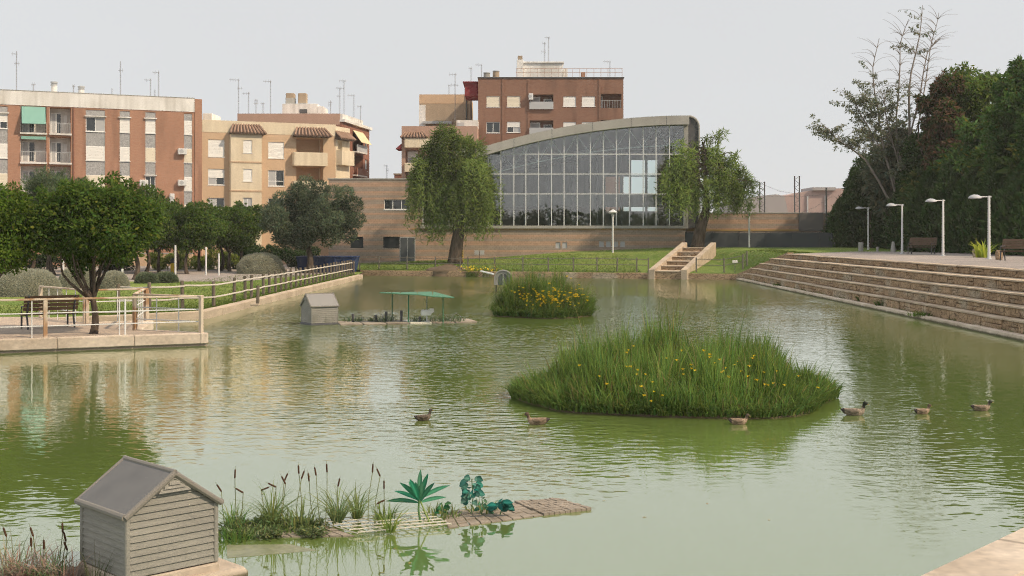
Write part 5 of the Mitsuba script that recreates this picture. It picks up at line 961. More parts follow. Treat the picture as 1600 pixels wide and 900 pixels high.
# willows: trunk, arching limbs and hanging strands
def willow(label, seed, trunk_pts, rads, tufts, n_str, Y, col, strand=(1.2, 3.0)):
    rng = np.random.default_rng(seed); k = thing('willow_tree', label, 'tree', None); b = B(); P = np.array([at(x, y, Y) for x, y in trunk_pts]); t = np.linspace(0, len(P) - 1, 18); Pi = np.column_stack([np.interp(t, np.arange(len(P)), P[:, i]) for i in range(3)])
    b.tube(Pi, np.interp(t, np.arange(len(P)), rads), 10); s = Y / F_PX; top = Pi[-1]; V_, F_, C_, nn = [], [], [], 0
    for (x, y, rr, drop) in tufts:
        c = at(x, y, Y + rng.uniform(-.8, .8) * rr * s * 1.4); j = int(np.clip(len(Pi) * (.55 + .42 * rng.random()), 0, len(Pi) - 1)); limb(b, rng, Pi[j], c, .10, .025, .12, 7, 5, .12)
        rr *= .80; tc = rng.uniform(.6, 1.4); m = max(9, int(n_str * rr * rr / 118))
        for q_ in range(m):
            d = rng.normal(size=3) * [1, 1, .6]; d = d / np.linalg.norm(d) * rng.random() ** .5; p0 = c + d * rr * s; out = unit(d * [1, 1, .0] + rng.normal(size=3) * [.2, .2, 0]); ln = drop * (1.25 if y > 235 else 1.0) * s * rng.uniform(.35, 1.05); ns = max(5, int(ln / .085)); tt = np.linspace(0, 1, ns)
            path = p0 + out * (np.sqrt(tt)[:, None] * ln * .15) + np.array([0, 0, 1]) * ((.12 * np.sin(tt * 2.4) - .95 * tt ** 1.35) * ln)[:, None] + (rng.normal(size=3) * .08 * ln * np.sin(tt[:, None] * 3)) * [1, 1, 0]
            D = unit(np.gradient(path, axis=0) + rng.normal(size=(ns, 3)) * .24); N = unit(out + [0, 0, .5] + rng.normal(size=(ns, 3)) * .5)
            v, f = leafquads(path, D, N, rng.uniform(.30, .60, ns), .085); cc = tint(rng, col, ns, .25, .06) * rng.uniform(.8, 1.2) * tc; V_.append(v); F_.append(f + nn); C_.append(np.repeat(cc, 4, 0)); nn += len(v)
    part(k, 'trunk', b, 'm_bark', True); b2 = B(); b2.add(np.vstack(V_), np.vstack(F_), np.vstack(C_)); part(k, 'crown', b2, 'm_leaf', stuff=True)
tf = [(690, 208, 15, 60), (706, 216, 16, 60), (676, 228, 16, 70), (725, 218, 15, 60), (742, 226, 14, 70), (660, 250, 15, 80), (652, 272, 12, 80), (646, 296, 8, 60), (690, 245, 18, 70), (716, 250, 18, 70), (742, 255, 16, 80), (757, 262, 12, 90), (765, 285, 10, 80), (668, 290, 15, 80), (690, 285, 18, 80), (716, 290, 18, 65), (742, 295, 15, 65), (760, 300, 10, 55), (676, 320, 11, 55), (735, 318, 13, 50), (750, 310, 12, 60), (700, 262, 16, 70), (728, 272, 16, 70), (692, 330, 7, 45), (684, 315, 8, 55), (705, 200, 9, 40), (693, 196, 7, 30), (757, 325, 8, 38)]
willow('left willow with drooping light green strands and a thick grey trunk', 71, [(711, 411), (712, 398), (714, 380), (717, 362), (716, 345), (712, 322), (708, 295), (705, 260), (702, 225)], [.72, .62, .56, .52, .46, .34, .25, .17, .08], tf, 30, 106.0, (.225, .30, .085))
tf = [(1062, 222, 8, 35), (1075, 235, 11, 50), (1060, 250, 12, 60), (1048, 262, 10, 60), (1066, 275, 13, 60), (1080, 262, 11, 55), (1055, 290, 10, 45), (1076, 300, 11, 40), (1105, 215, 8, 30), (1118, 210, 9, 28), (1130, 205, 7, 18), (1115, 232, 11, 40), (1128, 245, 12, 50), (1140, 255, 13, 55), (1155, 265, 12, 55), (1168, 275, 10, 50), (1176, 285, 7, 45), (1120, 265, 13, 50), (1140, 285, 14, 45), (1160, 300, 12, 32), (1125, 300, 12, 32), (1172, 318, 8, 18), (1105, 250, 9, 45), (1092, 300, 9, 35), (1148, 240, 7, 35), (1150, 310, 11, 22), (1040, 275, 7, 45), (1085, 225, 6, 40), (1098, 235, 10, 45), (1110, 280, 12, 50), (1096, 268, 11, 50), (1132, 270, 13, 50), (1152, 290, 12, 40), (1070, 255, 12, 55), (1058, 272, 11, 55), (1115, 312, 10, 30), (1082, 285, 11, 50)]
willow('right willow with a leaning split trunk beside the stairs', 72, [(1089, 390), (1092, 372), (1095, 355), (1101, 338), (1104, 318), (1103, 290), (1101, 262), (1100, 240), (1098, 222)], [.62, .55, .50, .42, .26, .2, .16, .12, .06], tf, 26, 108.0, (.215, .29, .08))
# ------------------------------------------------------------------ trees along the right promenade
DK_, MD = (.044, .076, .024), (.045, .075, .018)
def rtree(name, label, px, Y, yt, yb, w, seed, col, n, L=.34, nb=48, rb=None, trunk=True, r0=.2, group='trees behind the promenade', squash=1.0, **k):
    s = Y / F_PX; x = (px - CX) * s; zt, zb = EYE + (HZ - yt) * s, max(EYE + (HZ - yb) * s, 2.0); rng = np.random.default_rng(seed)
    bl = ell_blobs(rng, (x, Y, (zt + zb) / 2), (w * s * .5, min(w * s * .5, 3.2), (zt - zb) / 2), nb, rb or w * s * .15, .25, zb)
    tree(name, label, group, seed + 500, (x, Y, 1.9), max(.6, zb - 1.6), bl, r0, n, L, L * .36, col, trunk=trunk, limbs=6, **k)
def conifer(label, px, Y, yt, w, seed, col, n=15000):
    rng = np.random.default_rng(seed); s = Y / F_PX; x = (px - CX) * s; zt = EYE + (HZ - yt) * s; z0 = 1.95; t = rng.random(n) ** .8; r = w * s * .5 * np.where(t < .25, .85 + .6 * t, 1.0 * (1 - (np.clip(t - .25, 0, 1) / .75) ** 1.7)); a = rng.uniform(0, 2 * np.pi, n); lump = .45 + 1.0 * meshkit.fbm(np.stack([np.cos(a) * 2.4 + seed, np.sin(a) * 2.4, t * 11], -1), 2, 2); rr = r * lump * (1 - .35 * rng.random(n) ** 2) * np.where(rng.random(n) < .15, rng.uniform(1.05, 1.5, n), 1.0)
    C = np.stack([x + rr * np.cos(a), Y + rr * np.sin(a), z0 + t * (zt - z0)], -1); o = np.stack([np.cos(a), np.sin(a), 0 * a], -1); D = unit(o * .5 + [0, 0, .9] + rng.normal(size=(n, 3)) * .4); N = unit(o + rng.normal(size=(n, 3)) * .45)
    v, f = leafquads(C, D, N, .50 * rng.uniform(.6, 1.3, n), .17); b = B(); b.add(v, f, np.repeat(tint(rng, col, n, .35, .08), 4, 0)); k = thing('conifer', label, 'tree', 'dark conifers of the promenade hedge'); part(k, 'crown', b, 'm_leaf', stuff=True); b = B(); b.tube([[x, Y, 1.8], [x, Y, z0 + .8 * (zt - z0)]], [.14, .04], 7); part(k, 'trunk', b, 'm_bark', True)
for i, (px, Y, yt, w, lab) in enumerate(((1314, 112, 318, 38, 'lowest conifer at the far left end of the promenade hedge'), (1336, 112, 268, 50, 'pointed conifer behind the farthest promenade lamp'), (1336, 113, 312, 44, 'low conifer just left of the farthest promenade lamp'), (1372, 111, 268, 54, 'dark conifer right of the farthest promenade lamp'), (1398, 107, 285, 56, 'dark conifer behind the tapered bollard'), (1424, 102, 262, 60, 'dark conifer behind the third promenade lamp'), (1452, 95, 275, 66, 'broad conifer behind the dark middle bench'),
        (1486, 91, 262, 70, 'broad conifer behind the second nearest promenade lamp'), (1522, 87, 270, 76, 'broad dark conifer behind the yellow green plant'), (1562, 82, 258, 84, 'broad dark conifer behind the nearest promenade lamp'), (1604, 78, 262, 92, 'broad dark conifer behind the rightmost bench'), (1650, 74, 250, 96, 'dark conifer just cut by the right picture edge'))):
    conifer(lab, px, Y, yt, w, 200 + i, np.array(DK_) * R.uniform(1.4, 1.8))
rtree('ash_tree', 'bright green leafy tree top behind the reddish tree', 1516, 100, 82, 320, 112, 301, (.085, .13, .03), 20000, .48, 60, tips=((.17, .19, .04), .14), droop=.4, shell=.5)
rtree('red_leaved_tree', 'tree with reddish brown autumn leaves right of the tall bare twigs', 1470, 97, 88, 290, 78, 302, (.125, .075, .048), 12500, .46, 44, tips=((.07, .10, .03), .5), droop=.4, shell=.5)
rtree('broadleaf_tree', 'tall dark green tree at the right picture edge', 1606, 84, 95, 330, 130, 303, (.056, .10, .028), 22000, .52, 70, tips=((.09, .09, .015), .05))
rtree('broadleaf_tree', 'dark green tree with a yellowish fringe above the second nearest lamp', 1540, 92, 170, 345, 130, 304, (.06, .105, .028), 18000, .5, 56, droop=.4, shell=.5, tips=((.20, .18, .03), .08))
rtree('broadleaf_tree', 'dark tree behind and above the middle bench', 1462, 101, 190, 345, 100, 305, (.045, .072, .026), 15000, .46, 50)
rtree('broadleaf_tree', 'dark tree partly cut by the right picture edge above the conifers', 1650, 77, 120, 330, 110, 306, (.042, .078, .02), 16000, .5, 56)
rtree('broadleaf_tree', 'small dark green tree below the sparse left leaning branch', 1358, 109, 236, 345, 66, 307, (.04, .065, .022), 11000, .3, 36)
for i, (px, Y, yt, w, lab) in enumerate(((1478, 96, 250, 70, 'bushy low tree between the second and third promenade lamps'), (1520, 92, 235, 80, 'bushy low tree right of the second nearest promenade lamp'), (1566, 87, 215, 90, 'bushy low tree behind the nearest promenade lamp'), (1612, 82, 200, 96, 'bushy low tree behind the rightmost bench at the picture edge'), (1440, 100, 262, 60, 'bushy low tree above the dark middle bench'))):
    rtree('ailanthus_tree', lab, px, Y, yt, 385, w, 330 + i, (.058, .090, .024), 13000, .80, 64, r0=.12, tips=((.20, .21, .05), .2), droop=.5, shell=.6)
# tall sparse tree with bare whitish twigs
def sparse_tree():
    rng = np.random.default_rng(77); Y = 103.; k = thing('poplar_tree', 'tall sparse tree with bare whitish twigs and few leaves reaching the top edge', 'tree', None); b = B(); lc, lr = [], []
    A = lambda x, y, o=0: at(x, y, Y + o)
    stems = [([(1402, 392), (1408, 330), (1414, 280), (1418, 230), (1420, 180), (1424, 120), (1434, 60), (1442, 8)], .2, .02), ([(1414, 290), (1404, 240), (1402, 180), (1403, 120), (1408, 70), (1420, 30)], .11, .015), ([(1410, 320), (1390, 260), (1374, 200), (1366, 150), (1366, 105), (1372, 60)], .12, .015),
             ([(1406, 340), (1376, 285), (1350, 250), (1325, 228), (1302, 212), (1291, 206)], .12, .015), ([(1416, 250), (1430, 180), (1440, 120), (1452, 80), (1468, 60)], .09, .012), ([(1408, 330), (1385, 255), (1358, 200), (1340, 165), (1334, 158)], .10, .012), ([(1418, 240), (1434, 190), (1450, 120), (1456, 60), (1466, 20)], .07, .01), ([(1412, 300), (1398, 235), (1386, 180), (1378, 140)], .08, .012)]
    leafy = {0: (.75, 1.), 2: (.25, .75), 3: (.35, 1.), 5: (.35, 1.), 7: (.2, .9)}
    for si, (pts, r0, r1) in enumerate(stems):
        o = rng.uniform(-1, 1); P = np.array([A(x, y, o * i / len(pts)) for i, (x, y) in enumerate(pts)]); t = np.linspace(0, len(P) - 1, 16); Pi = np.column_stack([np.interp(t, np.arange(len(P)), P[:, i]) for i in range(3)]) + np.column_stack([.12 * np.sin(t * 2.3 + si), t * 0, t * 0])
        b.tube(Pi, np.linspace(r0, max(r1, .022), 16), 6)
        for q_ in range(40):
            u_ = rng.uniform(.35, 1); p = Pi[int(u_ * 15)]; side = rng.choice([-1, 1]); ln = rng.uniform(.7, 2.2); tt = np.linspace(0, 1, 6)[:, None]; d = unit(np.array([side * rng.uniform(.3, .9), rng.uniform(-.6, .6), 1.0])); Q = p + d * tt * ln + np.array([side * .5, 0, -.35]) * tt ** 2.5 * ln * rng.uniform(.2, 1.6); b.tube(Q, np.linspace(.022, .009, 6), 4)
            lf = leafy.get(si)
            if lf and lf[0] < u_ < lf[1] and rng.random() < .8:
                for w_ in np.linspace(.3, 1, 4): lc.append(p + (Q[-1] - p) * w_); lr.append(rng.uniform(.08, .24))
    part(k, 'trunk', b, 'm_bark_pale', True)
    bl = list(zip(lc, lr)) + [(A(x, y, rng.uniform(-1, 1)), rr * .72 * Y / F_PX) for x, y, rr in ((1366, 118, 7), (1366, 130, 7), (1362, 138, 5), (1440, 12, 3.5), (1441, 22, 3.5), (1433, 28, 4), (1434, 40, 4), (1436, 55, 3), (1427, 76, 4), (1420, 113, 3.5), (1425, 100, 3), (1300, 208, 4), (1312, 215, 5), (1328, 222, 5), (1346, 214, 6), (1340, 160, 5), (1352, 168, 6), (1360, 190, 8), (1388, 150, 6), (1378, 170, 8), (1372, 200, 10), (1390, 210, 12), (1400, 230, 14), (1380, 240, 13), (1410, 260, 14), (1395, 270, 14), (1430, 240, 12), (1425, 285, 12))]
    v, f, c = crown(rng, bl, 9500, .22, .11, (.15, .165, .12), tips=((.22, .24, .13), .35), shell=.9); b = B(); b.add(v, f, c); part(k, 'crown', b, 'm_leaf', stuff=True)
sparse_tree()
rtree('feathery_tree', 'feathery grey green tree below the tall bare twigs', 1408, 105, 185, 380, 96, 341, (.10, .112, .075), 20000, .70, 70, r0=.2, tips=((.17, .18, .11), .25), droop=.7, up=.7, shell=.7)
# yellow green plant on the promenade, weeds on the steps
def blades(rng, C, h, wd, lean, col, seg=3, var=.25, dirs=None, curl=1.0):
    """upright bent blades: C bases, h heights, lean bend as a share of height"""
    n = len(C); a = rng.uniform(0, 2 * np.pi, n) if dirs is None else dirs; o = np.stack([np.cos(a), np.sin(a), 0 * a], -1); sd = np.stack([-np.sin(a), np.cos(a), 0 * a], -1); tw = rng.uniform(-1.2, 1.2, n)[:, None]; sd = unit(sd * np.cos(tw) + o * np.sin(tw))
    t = np.linspace(0, 1, seg + 1); V = []
    for i, u_ in enumerate(t):
        c = C + np.array([0, 0, 1]) * (h * (u_ - .42 * np.clip(lean, 0, 2) * u_ ** 2.6 * curl))[:, None] + o * (h * lean * u_ ** 1.9)[:, None]
        w = (wd * (1 - u_ ** 1.7) * .5)[:, None] if u_ < 1 else 0 * wd[:, None]; V += [c - sd * w, c + sd * w] if u_ < 1 else [c]
    m = 2 * seg + 1; v = np.stack(V, 1).reshape(-1, 3); f = []
    for i in range(seg - 1): f += [[2 * i, 2 * i + 1, 2 * i + 3], [2 * i, 2 * i + 3, 2 * i + 2]]
    f.append([2 * seg - 2, 2 * seg - 1, 2 * seg]); f = (np.arange(n)[:, None, None] * m + np.array(f)[None]).reshape(-1, 3)
    return v, f, np.repeat(tint(rng, col, n, var, .12), m, 0)
def tuft(name, label, cat, p, n, h, rad, col, seed, wd=.02, lean=(.2, .9), group=None):
    rng = np.random.default_rng(seed); a, r = rng.uniform(0, 2 * np.pi, n), rad * rng.random(n) ** .6; C = np.asarray(p) + np.stack([r * np.cos(a), r * np.sin(a), 0 * a], -1)
    v, f, c = blades(rng, C, h * rng.uniform(.45, 1.1, n), np.full(n, wd) * rng.uniform(.7, 1.3, n), rng.uniform(*lean, n), col, dirs=a + rng.normal(0, .6, n)); b = B(); b.add(v, f, c); k = thing(name, label, cat, group); part(k, 'leaves', b, 'm_leaf', stuff=True); return k
p = on(1535, 402.5, 2.03); tuft('broad_leaved_plant', 'yellow green broad leaved plant glowing in front of the dark hedge', 'plant', p, 34, 1.25, .3, (.42, .50, .07), 1, .20)
for i, (px, py, h, lab) in enumerate(((1354, 472, .5, 'left one of the two large weed tufts at the foot of the steps'), (1382, 479, .46, 'right one of the two large weed tufts at the foot of the steps'), (1222, 447, .35, 'small weed at the far end of the step foot'), (1270, 455, .3, 'low weeds strip at the foot of the steps beyond the two large tufts'), (1440, 494, .3, 'small weed at the foot of the steps right of the two large tufts'))):
    p = on(px, py, .11); tuft('weed_tuft', lab, 'weed', p, 220 if i < 2 else 110, h, .42 if i < 2 else .55, (.07, .13, .02), 20 + i, .035, (.3, 1.1), 'weeds on the stone steps')
# ------------------------------------------------------------------ reed islands
bs('m_flower', (0.78, 0.56, 0.03), 0.6)
def island(label, pc, a, bsemi, H0, n, seed, flowers, wd, peak, skirt=.35, fs=1.0, col=(.165, .25, .062)):
    rng = np.random.default_rng(seed); k = thing('reed_island', label, 'reed island', None); th = np.linspace(0, 2 * np.pi, 40, endpoint=False); rim = 1 + .12 * (meshkit.noise(np.stack([np.cos(th) * 2 + seed, np.sin(th) * 2, 0 * th], -1)) - .5) * 2
    b = B(); prof = [(1.0, -.2), (.99, .03), (.93, .10), (.6, .16), (0.01, .2)]; V = np.vstack([np.stack([pc[0] + a * rim * r * np.cos(th), pc[1] + bsemi * rim * r * np.sin(th), 0 * th + z], -1) for r, z in prof]); q = [[i * 40 + j, i * 40 + (j + 1) % 40, (i + 1) * 40 + (j + 1) % 40, (i + 1) * 40 + j] for i in range(4) for j in range(40)]; b.add(V, q); part(k, 'mud_base', b, 'm_earth')
    def hmap(x, y):
        u_, w_ = (x - pc[0]) / a, (y - pc[1]) / bsemi; r = np.sqrt(u_ * u_ + w_ * w_); e = .36 + .64 * np.clip((1.02 - r) / .42, 0, 1) ** .7; return H0 * e * (1 + peak * np.exp(-((u_ - .38) ** 2) / .05 - (w_ ** 2) / .5)) * (.18 + 1.50 * meshkit.fbm(np.stack([x * 2.0, y * 2.0, x * 0 + seed], -1), 3))
    u_ = rng.random(n) ** .52; t = rng.uniform(0, 2 * np.pi, n); rr = np.interp(t, np.append(th, 2 * np.pi), np.append(rim, rim[0])); C = np.stack([pc[0] + a * rr * u_ * np.cos(t), pc[1] + bsemi * rr * u_ * np.sin(t), .05 + .1 * (1 - u_)], -1)
    cl = meshkit.noise(np.stack([C[:, 0] * 2.6, C[:, 1] * 2.6, C[:, 0] * 0], -1), seed); h = hmap(C[:, 0], C[:, 1]) * rng.uniform(.55, 1.12, n) * (.62 + .75 * cl); edge = np.clip((u_ - .75) / .25, 0, 1); h *= np.where(rng.random(n) < .05, 1.35, 1.0); lean = rng.uniform(.03, .34, n) + edge * rng.uniform(.05, .55, n)
    v, f, c = blades(rng, C, h, wd * rng.uniform(.6, 1.4, n), lean, col, 4, .35, dirs=np.where(rng.random(n) < .3 + .5 * edge, t + rng.normal(0, .5, n), rng.uniform(0, 6.28, n))); patch = meshkit.fbm(np.stack([C[:, 0] * .8, C[:, 1] * .8, C[:, 0] * 0 + 3], -1), 3, seed); dead = rng.random(n) < .07; c[np.repeat(dead, 9)] = tint(rng, (.30, .25, .11), int(dead.sum()) * 9, .3); c = c * np.repeat(.50 + .75 * patch + .4 * cl, 9)[:, None]
    b = B(); b.add(v, f, c); m = n // 4; t = rng.uniform(0, 2 * np.pi, m); rr = np.interp(t, np.append(th, 2 * np.pi), np.append(rim, rim[0])) * rng.uniform(.86, 1.03, m); C = np.stack([pc[0] + a * rr * np.cos(t), pc[1] + bsemi * rr * np.sin(t), np.full(m, .03)], -1)
    v, f, c = blades(rng, C, skirt * rng.uniform(.4, 1.2, m), wd * rng.uniform(.7, 1.6, m), rng.uniform(.4, 1.4, m), (.14, .205, .055), 4, .35, dirs=t + rng.normal(0, .8, m)); b.add(v, f, c)
    part(k, 'reeds', b, 'm_leaf', stuff=True)
    for (x, y) in flowers:
        best = None
        for w_ in np.linspace(-.95, .9, 30):                   # nearest spot whose reeds carry a flower at that height
            Y = pc[1] + bsemi * w_; P = at(x, y, Y); hh = float(hmap(np.array(P[0]), np.array(Y)))
            if P[2] < hh * 1.0 + .12 and P[2] > .2: best = P; break
        if best is None: continue
        fb_ = B(); s = rng.uniform(.015, .026) * fs
        for j in range(6):
            an_ = j * 1.047 + rng.random(); o = np.array([math.cos(an_), math.sin(an_), 0]); side = np.array([-o[1], o[0], 0]); up = .9 if j % 2 else .1; fb_.add([best, best + o * s * .8 + side * s * .55 + [0, 0, s * up], best + o * s * 1.7 + [0, 0, s * (up - .5)], best + o * s * .8 - side * s * .55 + [0, 0, s * up]], [[0, 1, 2], [0, 2, 3]])
        part(k, 'flower', fb_, 'm_flower')
fl = [(982, 547), (990, 541), (979, 551), (980, 573), (985, 573), (996, 578), (995, 585), (1009, 585), (1020, 597), (1002, 604), (1007, 618), (1022, 612), (1035, 618), (1065, 548), (1057, 563), (1068, 585), (1067, 577), (1081, 576), (1086, 579), (1080, 570), (1109, 554), (1109, 558), (1124, 562), (1117, 567), (1127, 582), (1134, 575), (1138, 589), (1158, 580), (1152, 565), (1168, 588), (1182, 594), (1171, 572), (1194, 582), (1195, 601), (1200, 602), (1208, 599), (1226, 602), (1248, 588), (1278, 606), (905, 571), (937, 588), (1100, 548), (1178, 556), (1017, 627), (948, 600), (1148, 570), (1130, 580), (1176, 560), (1214, 580), (1042, 560)]
island('big reed island with scattered yellow flowers in the middle of the pond', (3.2, 24.4), 2.98, 3.1, 0.98, 24000, 91, fl, .026, .08)
rng = np.random.default_rng(4); fl2 = [(x, y) for x, y in zip(rng.normal(868, 30, 130), rng.normal(462, 9, 130)) if 800 < x < 918 and 446 < y < 482] + [(812, 460), (833, 452), (905, 445), (886, 432), (892, 435), (858, 443), (910, 452), (918, 470), (823, 477), (800, 455)]
island('small far reed island crowded with yellow flowers', (1.32, 50.2), 2.0, 2.5, 1.38, 13000, 92, fl2, .03, .0, .5, fs=1.7, col=(.13, .19, .045))
# waterside flowers and rock at the far bank
rng = np.random.default_rng(55)
for (px, py, n, lab) in ((738, 429, 60, 'yellow flowering plant at the water edge left of the arched duck house'), (764, 429, 40, 'smaller yellow flowering plant just beside the arched duck house')):
    p = on(px, py + 3.5, 0.0); k = tuft('iris_clump', lab, 'plant', p, 150, .85, .55, (.10, .15, .03), int(px), .03, (.1, .6)); fb_ = B()
    for _ in range(n):
        c = p + rng.normal(size=3) * [.42, .2, .12] + [0, 0, .6]; d = unit(rng.normal(size=(3, 3)))
        fb_.add([c, c + d[0] * .09, c + d[1] * .09, c + d[2] * .09], [[0, 1, 2], [0, 2, 3], [0, 3, 1]])
    part(k, 'blossoms', fb_, 'm_flower', stuff=True)
p = on(700, 430, .1); m = trimesh.creation.icosphere(3, 1.0); v = np.array(m.vertices); v = v * (1 + .3 * (meshkit.noise(v * 2, 4)[:, None] - .5)); solo('bank_rock', B().add(v * [1.8, 1.2, .7] + p + [0, 1, .1], m.faces), 'm_earth', 'low brown earth mound at the far bank below the left willow', 'mound', smooth=True)
k = thing('dead_branch', 'pale dead branch sticking out of the water below the left willow', 'branch'); p = on(700, 431.5, 0); b = B()
for (dx, dz) in ((-.8, 1.0), (.9, .7), (.3, 1.1), (-.3, .5)): limb(b, rng, p, p + [dx, .1, dz], .04, .015, .1, 5, 5)
part(k, 'branch_wood', b, 'm_bark_pale')
# ------------------------------------------------------------------ raft with green canopy in the middle distance
mr = thing('planted_raft', 'low floating raft with wire cages and a few plants right of the small duck house', 'raft'); a, c = on(531, 506.5, .04), on(746, 502.5, .04)
Pm = Plane(a, (c - a)[:2]); Lm = np.linalg.norm((c - a)[:2])
for i in range(6): part(mr, 'float_mat', B().cbox((Lm * i / 6 + .02, -.02 + R.uniform(-.05, .05), -.05), (Lm * (i + 1) / 6 - .02, 1.5, .05 + R.uniform(-.01, .015)), .02, Pm.M), 'm_mat' if i != 3 else 'm_lattice')
cn = thing('green_canopy', 'thin green sheet canopy on four slim posts above the raft', 'canopy')
pt = [on(x, 504, .05) for x in (608.7, 638, 664, 692)]; zt_ = [at(0, y, 44.6)[2] for y in (459, 461, 464, 465)]
for i, (p, z) in enumerate(zip(pt, zt_)): pp = p + [0, .1 if i % 2 else 1.0, 0]; part(cn, 'post', B().tube([[pp[0], pp[1], 0], [pp[0], pp[1], z - .01]], .022, 6), 'm_green_plastic')
sh_ = B(); gx = [593, 612, 626, 652, 676, 710]; fz = [458, 459, 460, 461, 464, 466]; bz = [457.5, 457.5, 457.5, 457, 456.5, 465]
for i in range(5):
    A_, C2 = at(gx[i], fz[i], 44.3), at(gx[i + 1], fz[i + 1], 44.3); Bk, Dk = at(gx[i] + 1, bz[i], 45.8), at(gx[i + 1] - 1, bz[i + 1], 45.8); sh_.hexa([A_, C2, Dk, Bk, A_ + [0, 0, .025], C2 + [0, 0, .025], Dk + [0, 0, .025], Bk + [0, 0, .025]])
part(cn, 'sheet', sh_, 'm_green_plastic')
k = thing('white_feeder', 'white plastic box hanging under the green canopy', 'box'); a = at(669, 489, 44.9); part(k, 'box_body', B().cbox((a[0] - .27, 44.8, a[2] - .10), (a[0] + .12, 45.05, a[2] + .12), .04).hexa([[a[0] + .05, 44.82, a[2] - .05], [a[0] + .2, 44.82, a[2] + .02], [a[0] + .2, 45.03, a[2] + .02], [a[0] + .05, 45.03, a[2] - .05], [a[0] + .05, 44.82, a[2] + .17], [a[0] + .2, 44.82, a[2] + .16], [a[0] + .2, 45.03, a[2] + .16], [a[0] + .05, 45.03, a[2] + .17]]), 'm_white'); part(k, 'hanger', B().tube([[a[0] - .05, 44.9, a[2] + .1], [a[0] - .05, 44.9, zt_[2] - .02]], .008, 5).tube([[a[0] - .05, 44.9, a[2] - .1], [a[0] - .05, 44.9, .0]], .03, 6), 'm_metal')
for i, (px, h, w_) in enumerate(((552, .28, .4), (598, .42, .5), (650, .30, .35), (685, .3, .35), (707, .32, .45), (578, .25, .15))):
    p = on(px, 503.5, .05) + [0, .5, 0]; tuft('raft_plant', ['low tangle of plants at the left end of the middle raft', 'tallest plant tangle left under the green canopy', 'small plant in the centre under the canopy', 'small plant beside the white box', 'pale green plant at the right canopy post', 'thin shoot between the two left plant tangles'][i], 'plant', p, int(90 * w_ / .4), h, w_, (.12, .17, .09), 300 + i, .02, (.2, 1.2), 'plants on the middle raft')
k = thing('cage_wire', 'thin bent wire hoops sticking up from the middle raft', 'wire'); b = B()
for px in (557, 590, 603, 690, 712): p = on(px, 504, .05) + [0, .4, 0]; tt = np.linspace(0, math.pi, 9); b.tube(p + np.stack([.22 * np.cos(tt), 0 * tt, .30 * np.sin(tt)], -1), .008, 4)
part(k, 'hoops', b, 'm_aerial', stuff=True)
for i, (px, h) in enumerate(((550, .3), (602, .38), (626, .42), (655, .2), (586, .25))): p = on(px, 503.8, .05) + [0, .3, 0]; k = thing('dark_peg', ['leftmost dark peg on the middle raft, near the end by the duck house', 'dark peg beside the leftmost canopy post', 'tallest dark peg between the two left canopy posts', 'dark peg close to the white box under the canopy', 'short dark peg left of the canopy on the raft'][i], 'peg', 'dark pegs on the middle raft'); part(k, 'peg_body', B().lathe([(.05, 0), (.04, h * .5), (.055, h * .6), (.05, h), (0, h)], p, 8), 'm_metal_dark', 30)
# ------------------------------------------------------------------ planted raft in the foreground
bs('m_awash', weather((.24, .24, .16), (.15, .17, .08), 3.0), .3); fr = thing('planted_raft', 'long floating plant raft with pale lattice and woven brown mats in the foreground', 'raft')
def quadmat(name, c4, nu, nv, gap, mat, z=.03, th=.0, parts=True, weave=.005):
    c4 = [np.array(c, float) for c in c4]; out = B()
    for i in range(nu):
        for j in range(nv):
            def pt(u_, w_): return c4[0][:2] * (1 - u_) * (1 - w_) + c4[1][:2] * u_ * (1 - w_) + c4[2][:2] * u_ * w_ + c4[3][:2] * (1 - u_) * w_
            q_ = [pt((i + a_) / nu, (j + b_) / nv) for a_, b_ in ((gap, gap), (1 - gap, gap), (1 - gap, 1 - gap), (gap, 1 - gap))]; h = z + th + R.uniform(-weave, weave); tl = R.uniform(-.004, .004, 4)
            b = B() if parts else out; b.hexa([[*p, z - .03] for p in q_] + [[*p, h + t_] for p, t_ in zip(q_, tl)])
            if parts: part(fr, name, b, mat)
    if not parts: part(fr, name, out, mat, stuff=True)
quadmat('mat_tile', [on(850, 802, .03), on(925, 793, .03), on(872, 777.5, .03), on(803, 782.5, .03)], 9, 7, .06, 'm_mat')
quadmat('mat_tile', [on(700, 822, .03), on(850, 802, .03), on(803, 782.5, .03), on(690, 798, .03)], 9, 6, .06, 'm_mat', z=.012)
lat = [on(559, 835, .03), on(705, 821, .03), on(668, 803, .03), on(494, 815, .03)]
def lp(u_, w_): return (lat[0] * (1 - u_) * (1 - w_) + lat[1] * u_ * (1 - w_) + lat[2] * u_ * w_ + lat[3] * (1 - u_) * w_)
for i in range(11): part(fr, 'lattice_bar', B().tube([lp(i / 10, 0) + [0, 0, .01], lp(i / 10, 1) + [0, 0, .01]], .006, 5), 'm_lattice')
for j in range(6): part(fr, 'lattice_bar', B().tube([lp(0, j / 5) + [0, 0, .022], lp(1, j / 5) + [0, 0, .022]], .007, 5), 'm_lattice')
quadmat('mat_tile', [on(395, 838, .02), on(556, 836, .02), on(492, 814, .02), on(372, 818, .02)], 8, 3, .06, 'm_mat', z=.0, th=.014)
quadmat('awash_slab', [on(352, 873, .0), on(500, 860, .0), on(455, 850, .0), on(352, 852, .0)], 1, 1, .02, 'm_awash', z=-.012, th=.015, weave=.001)
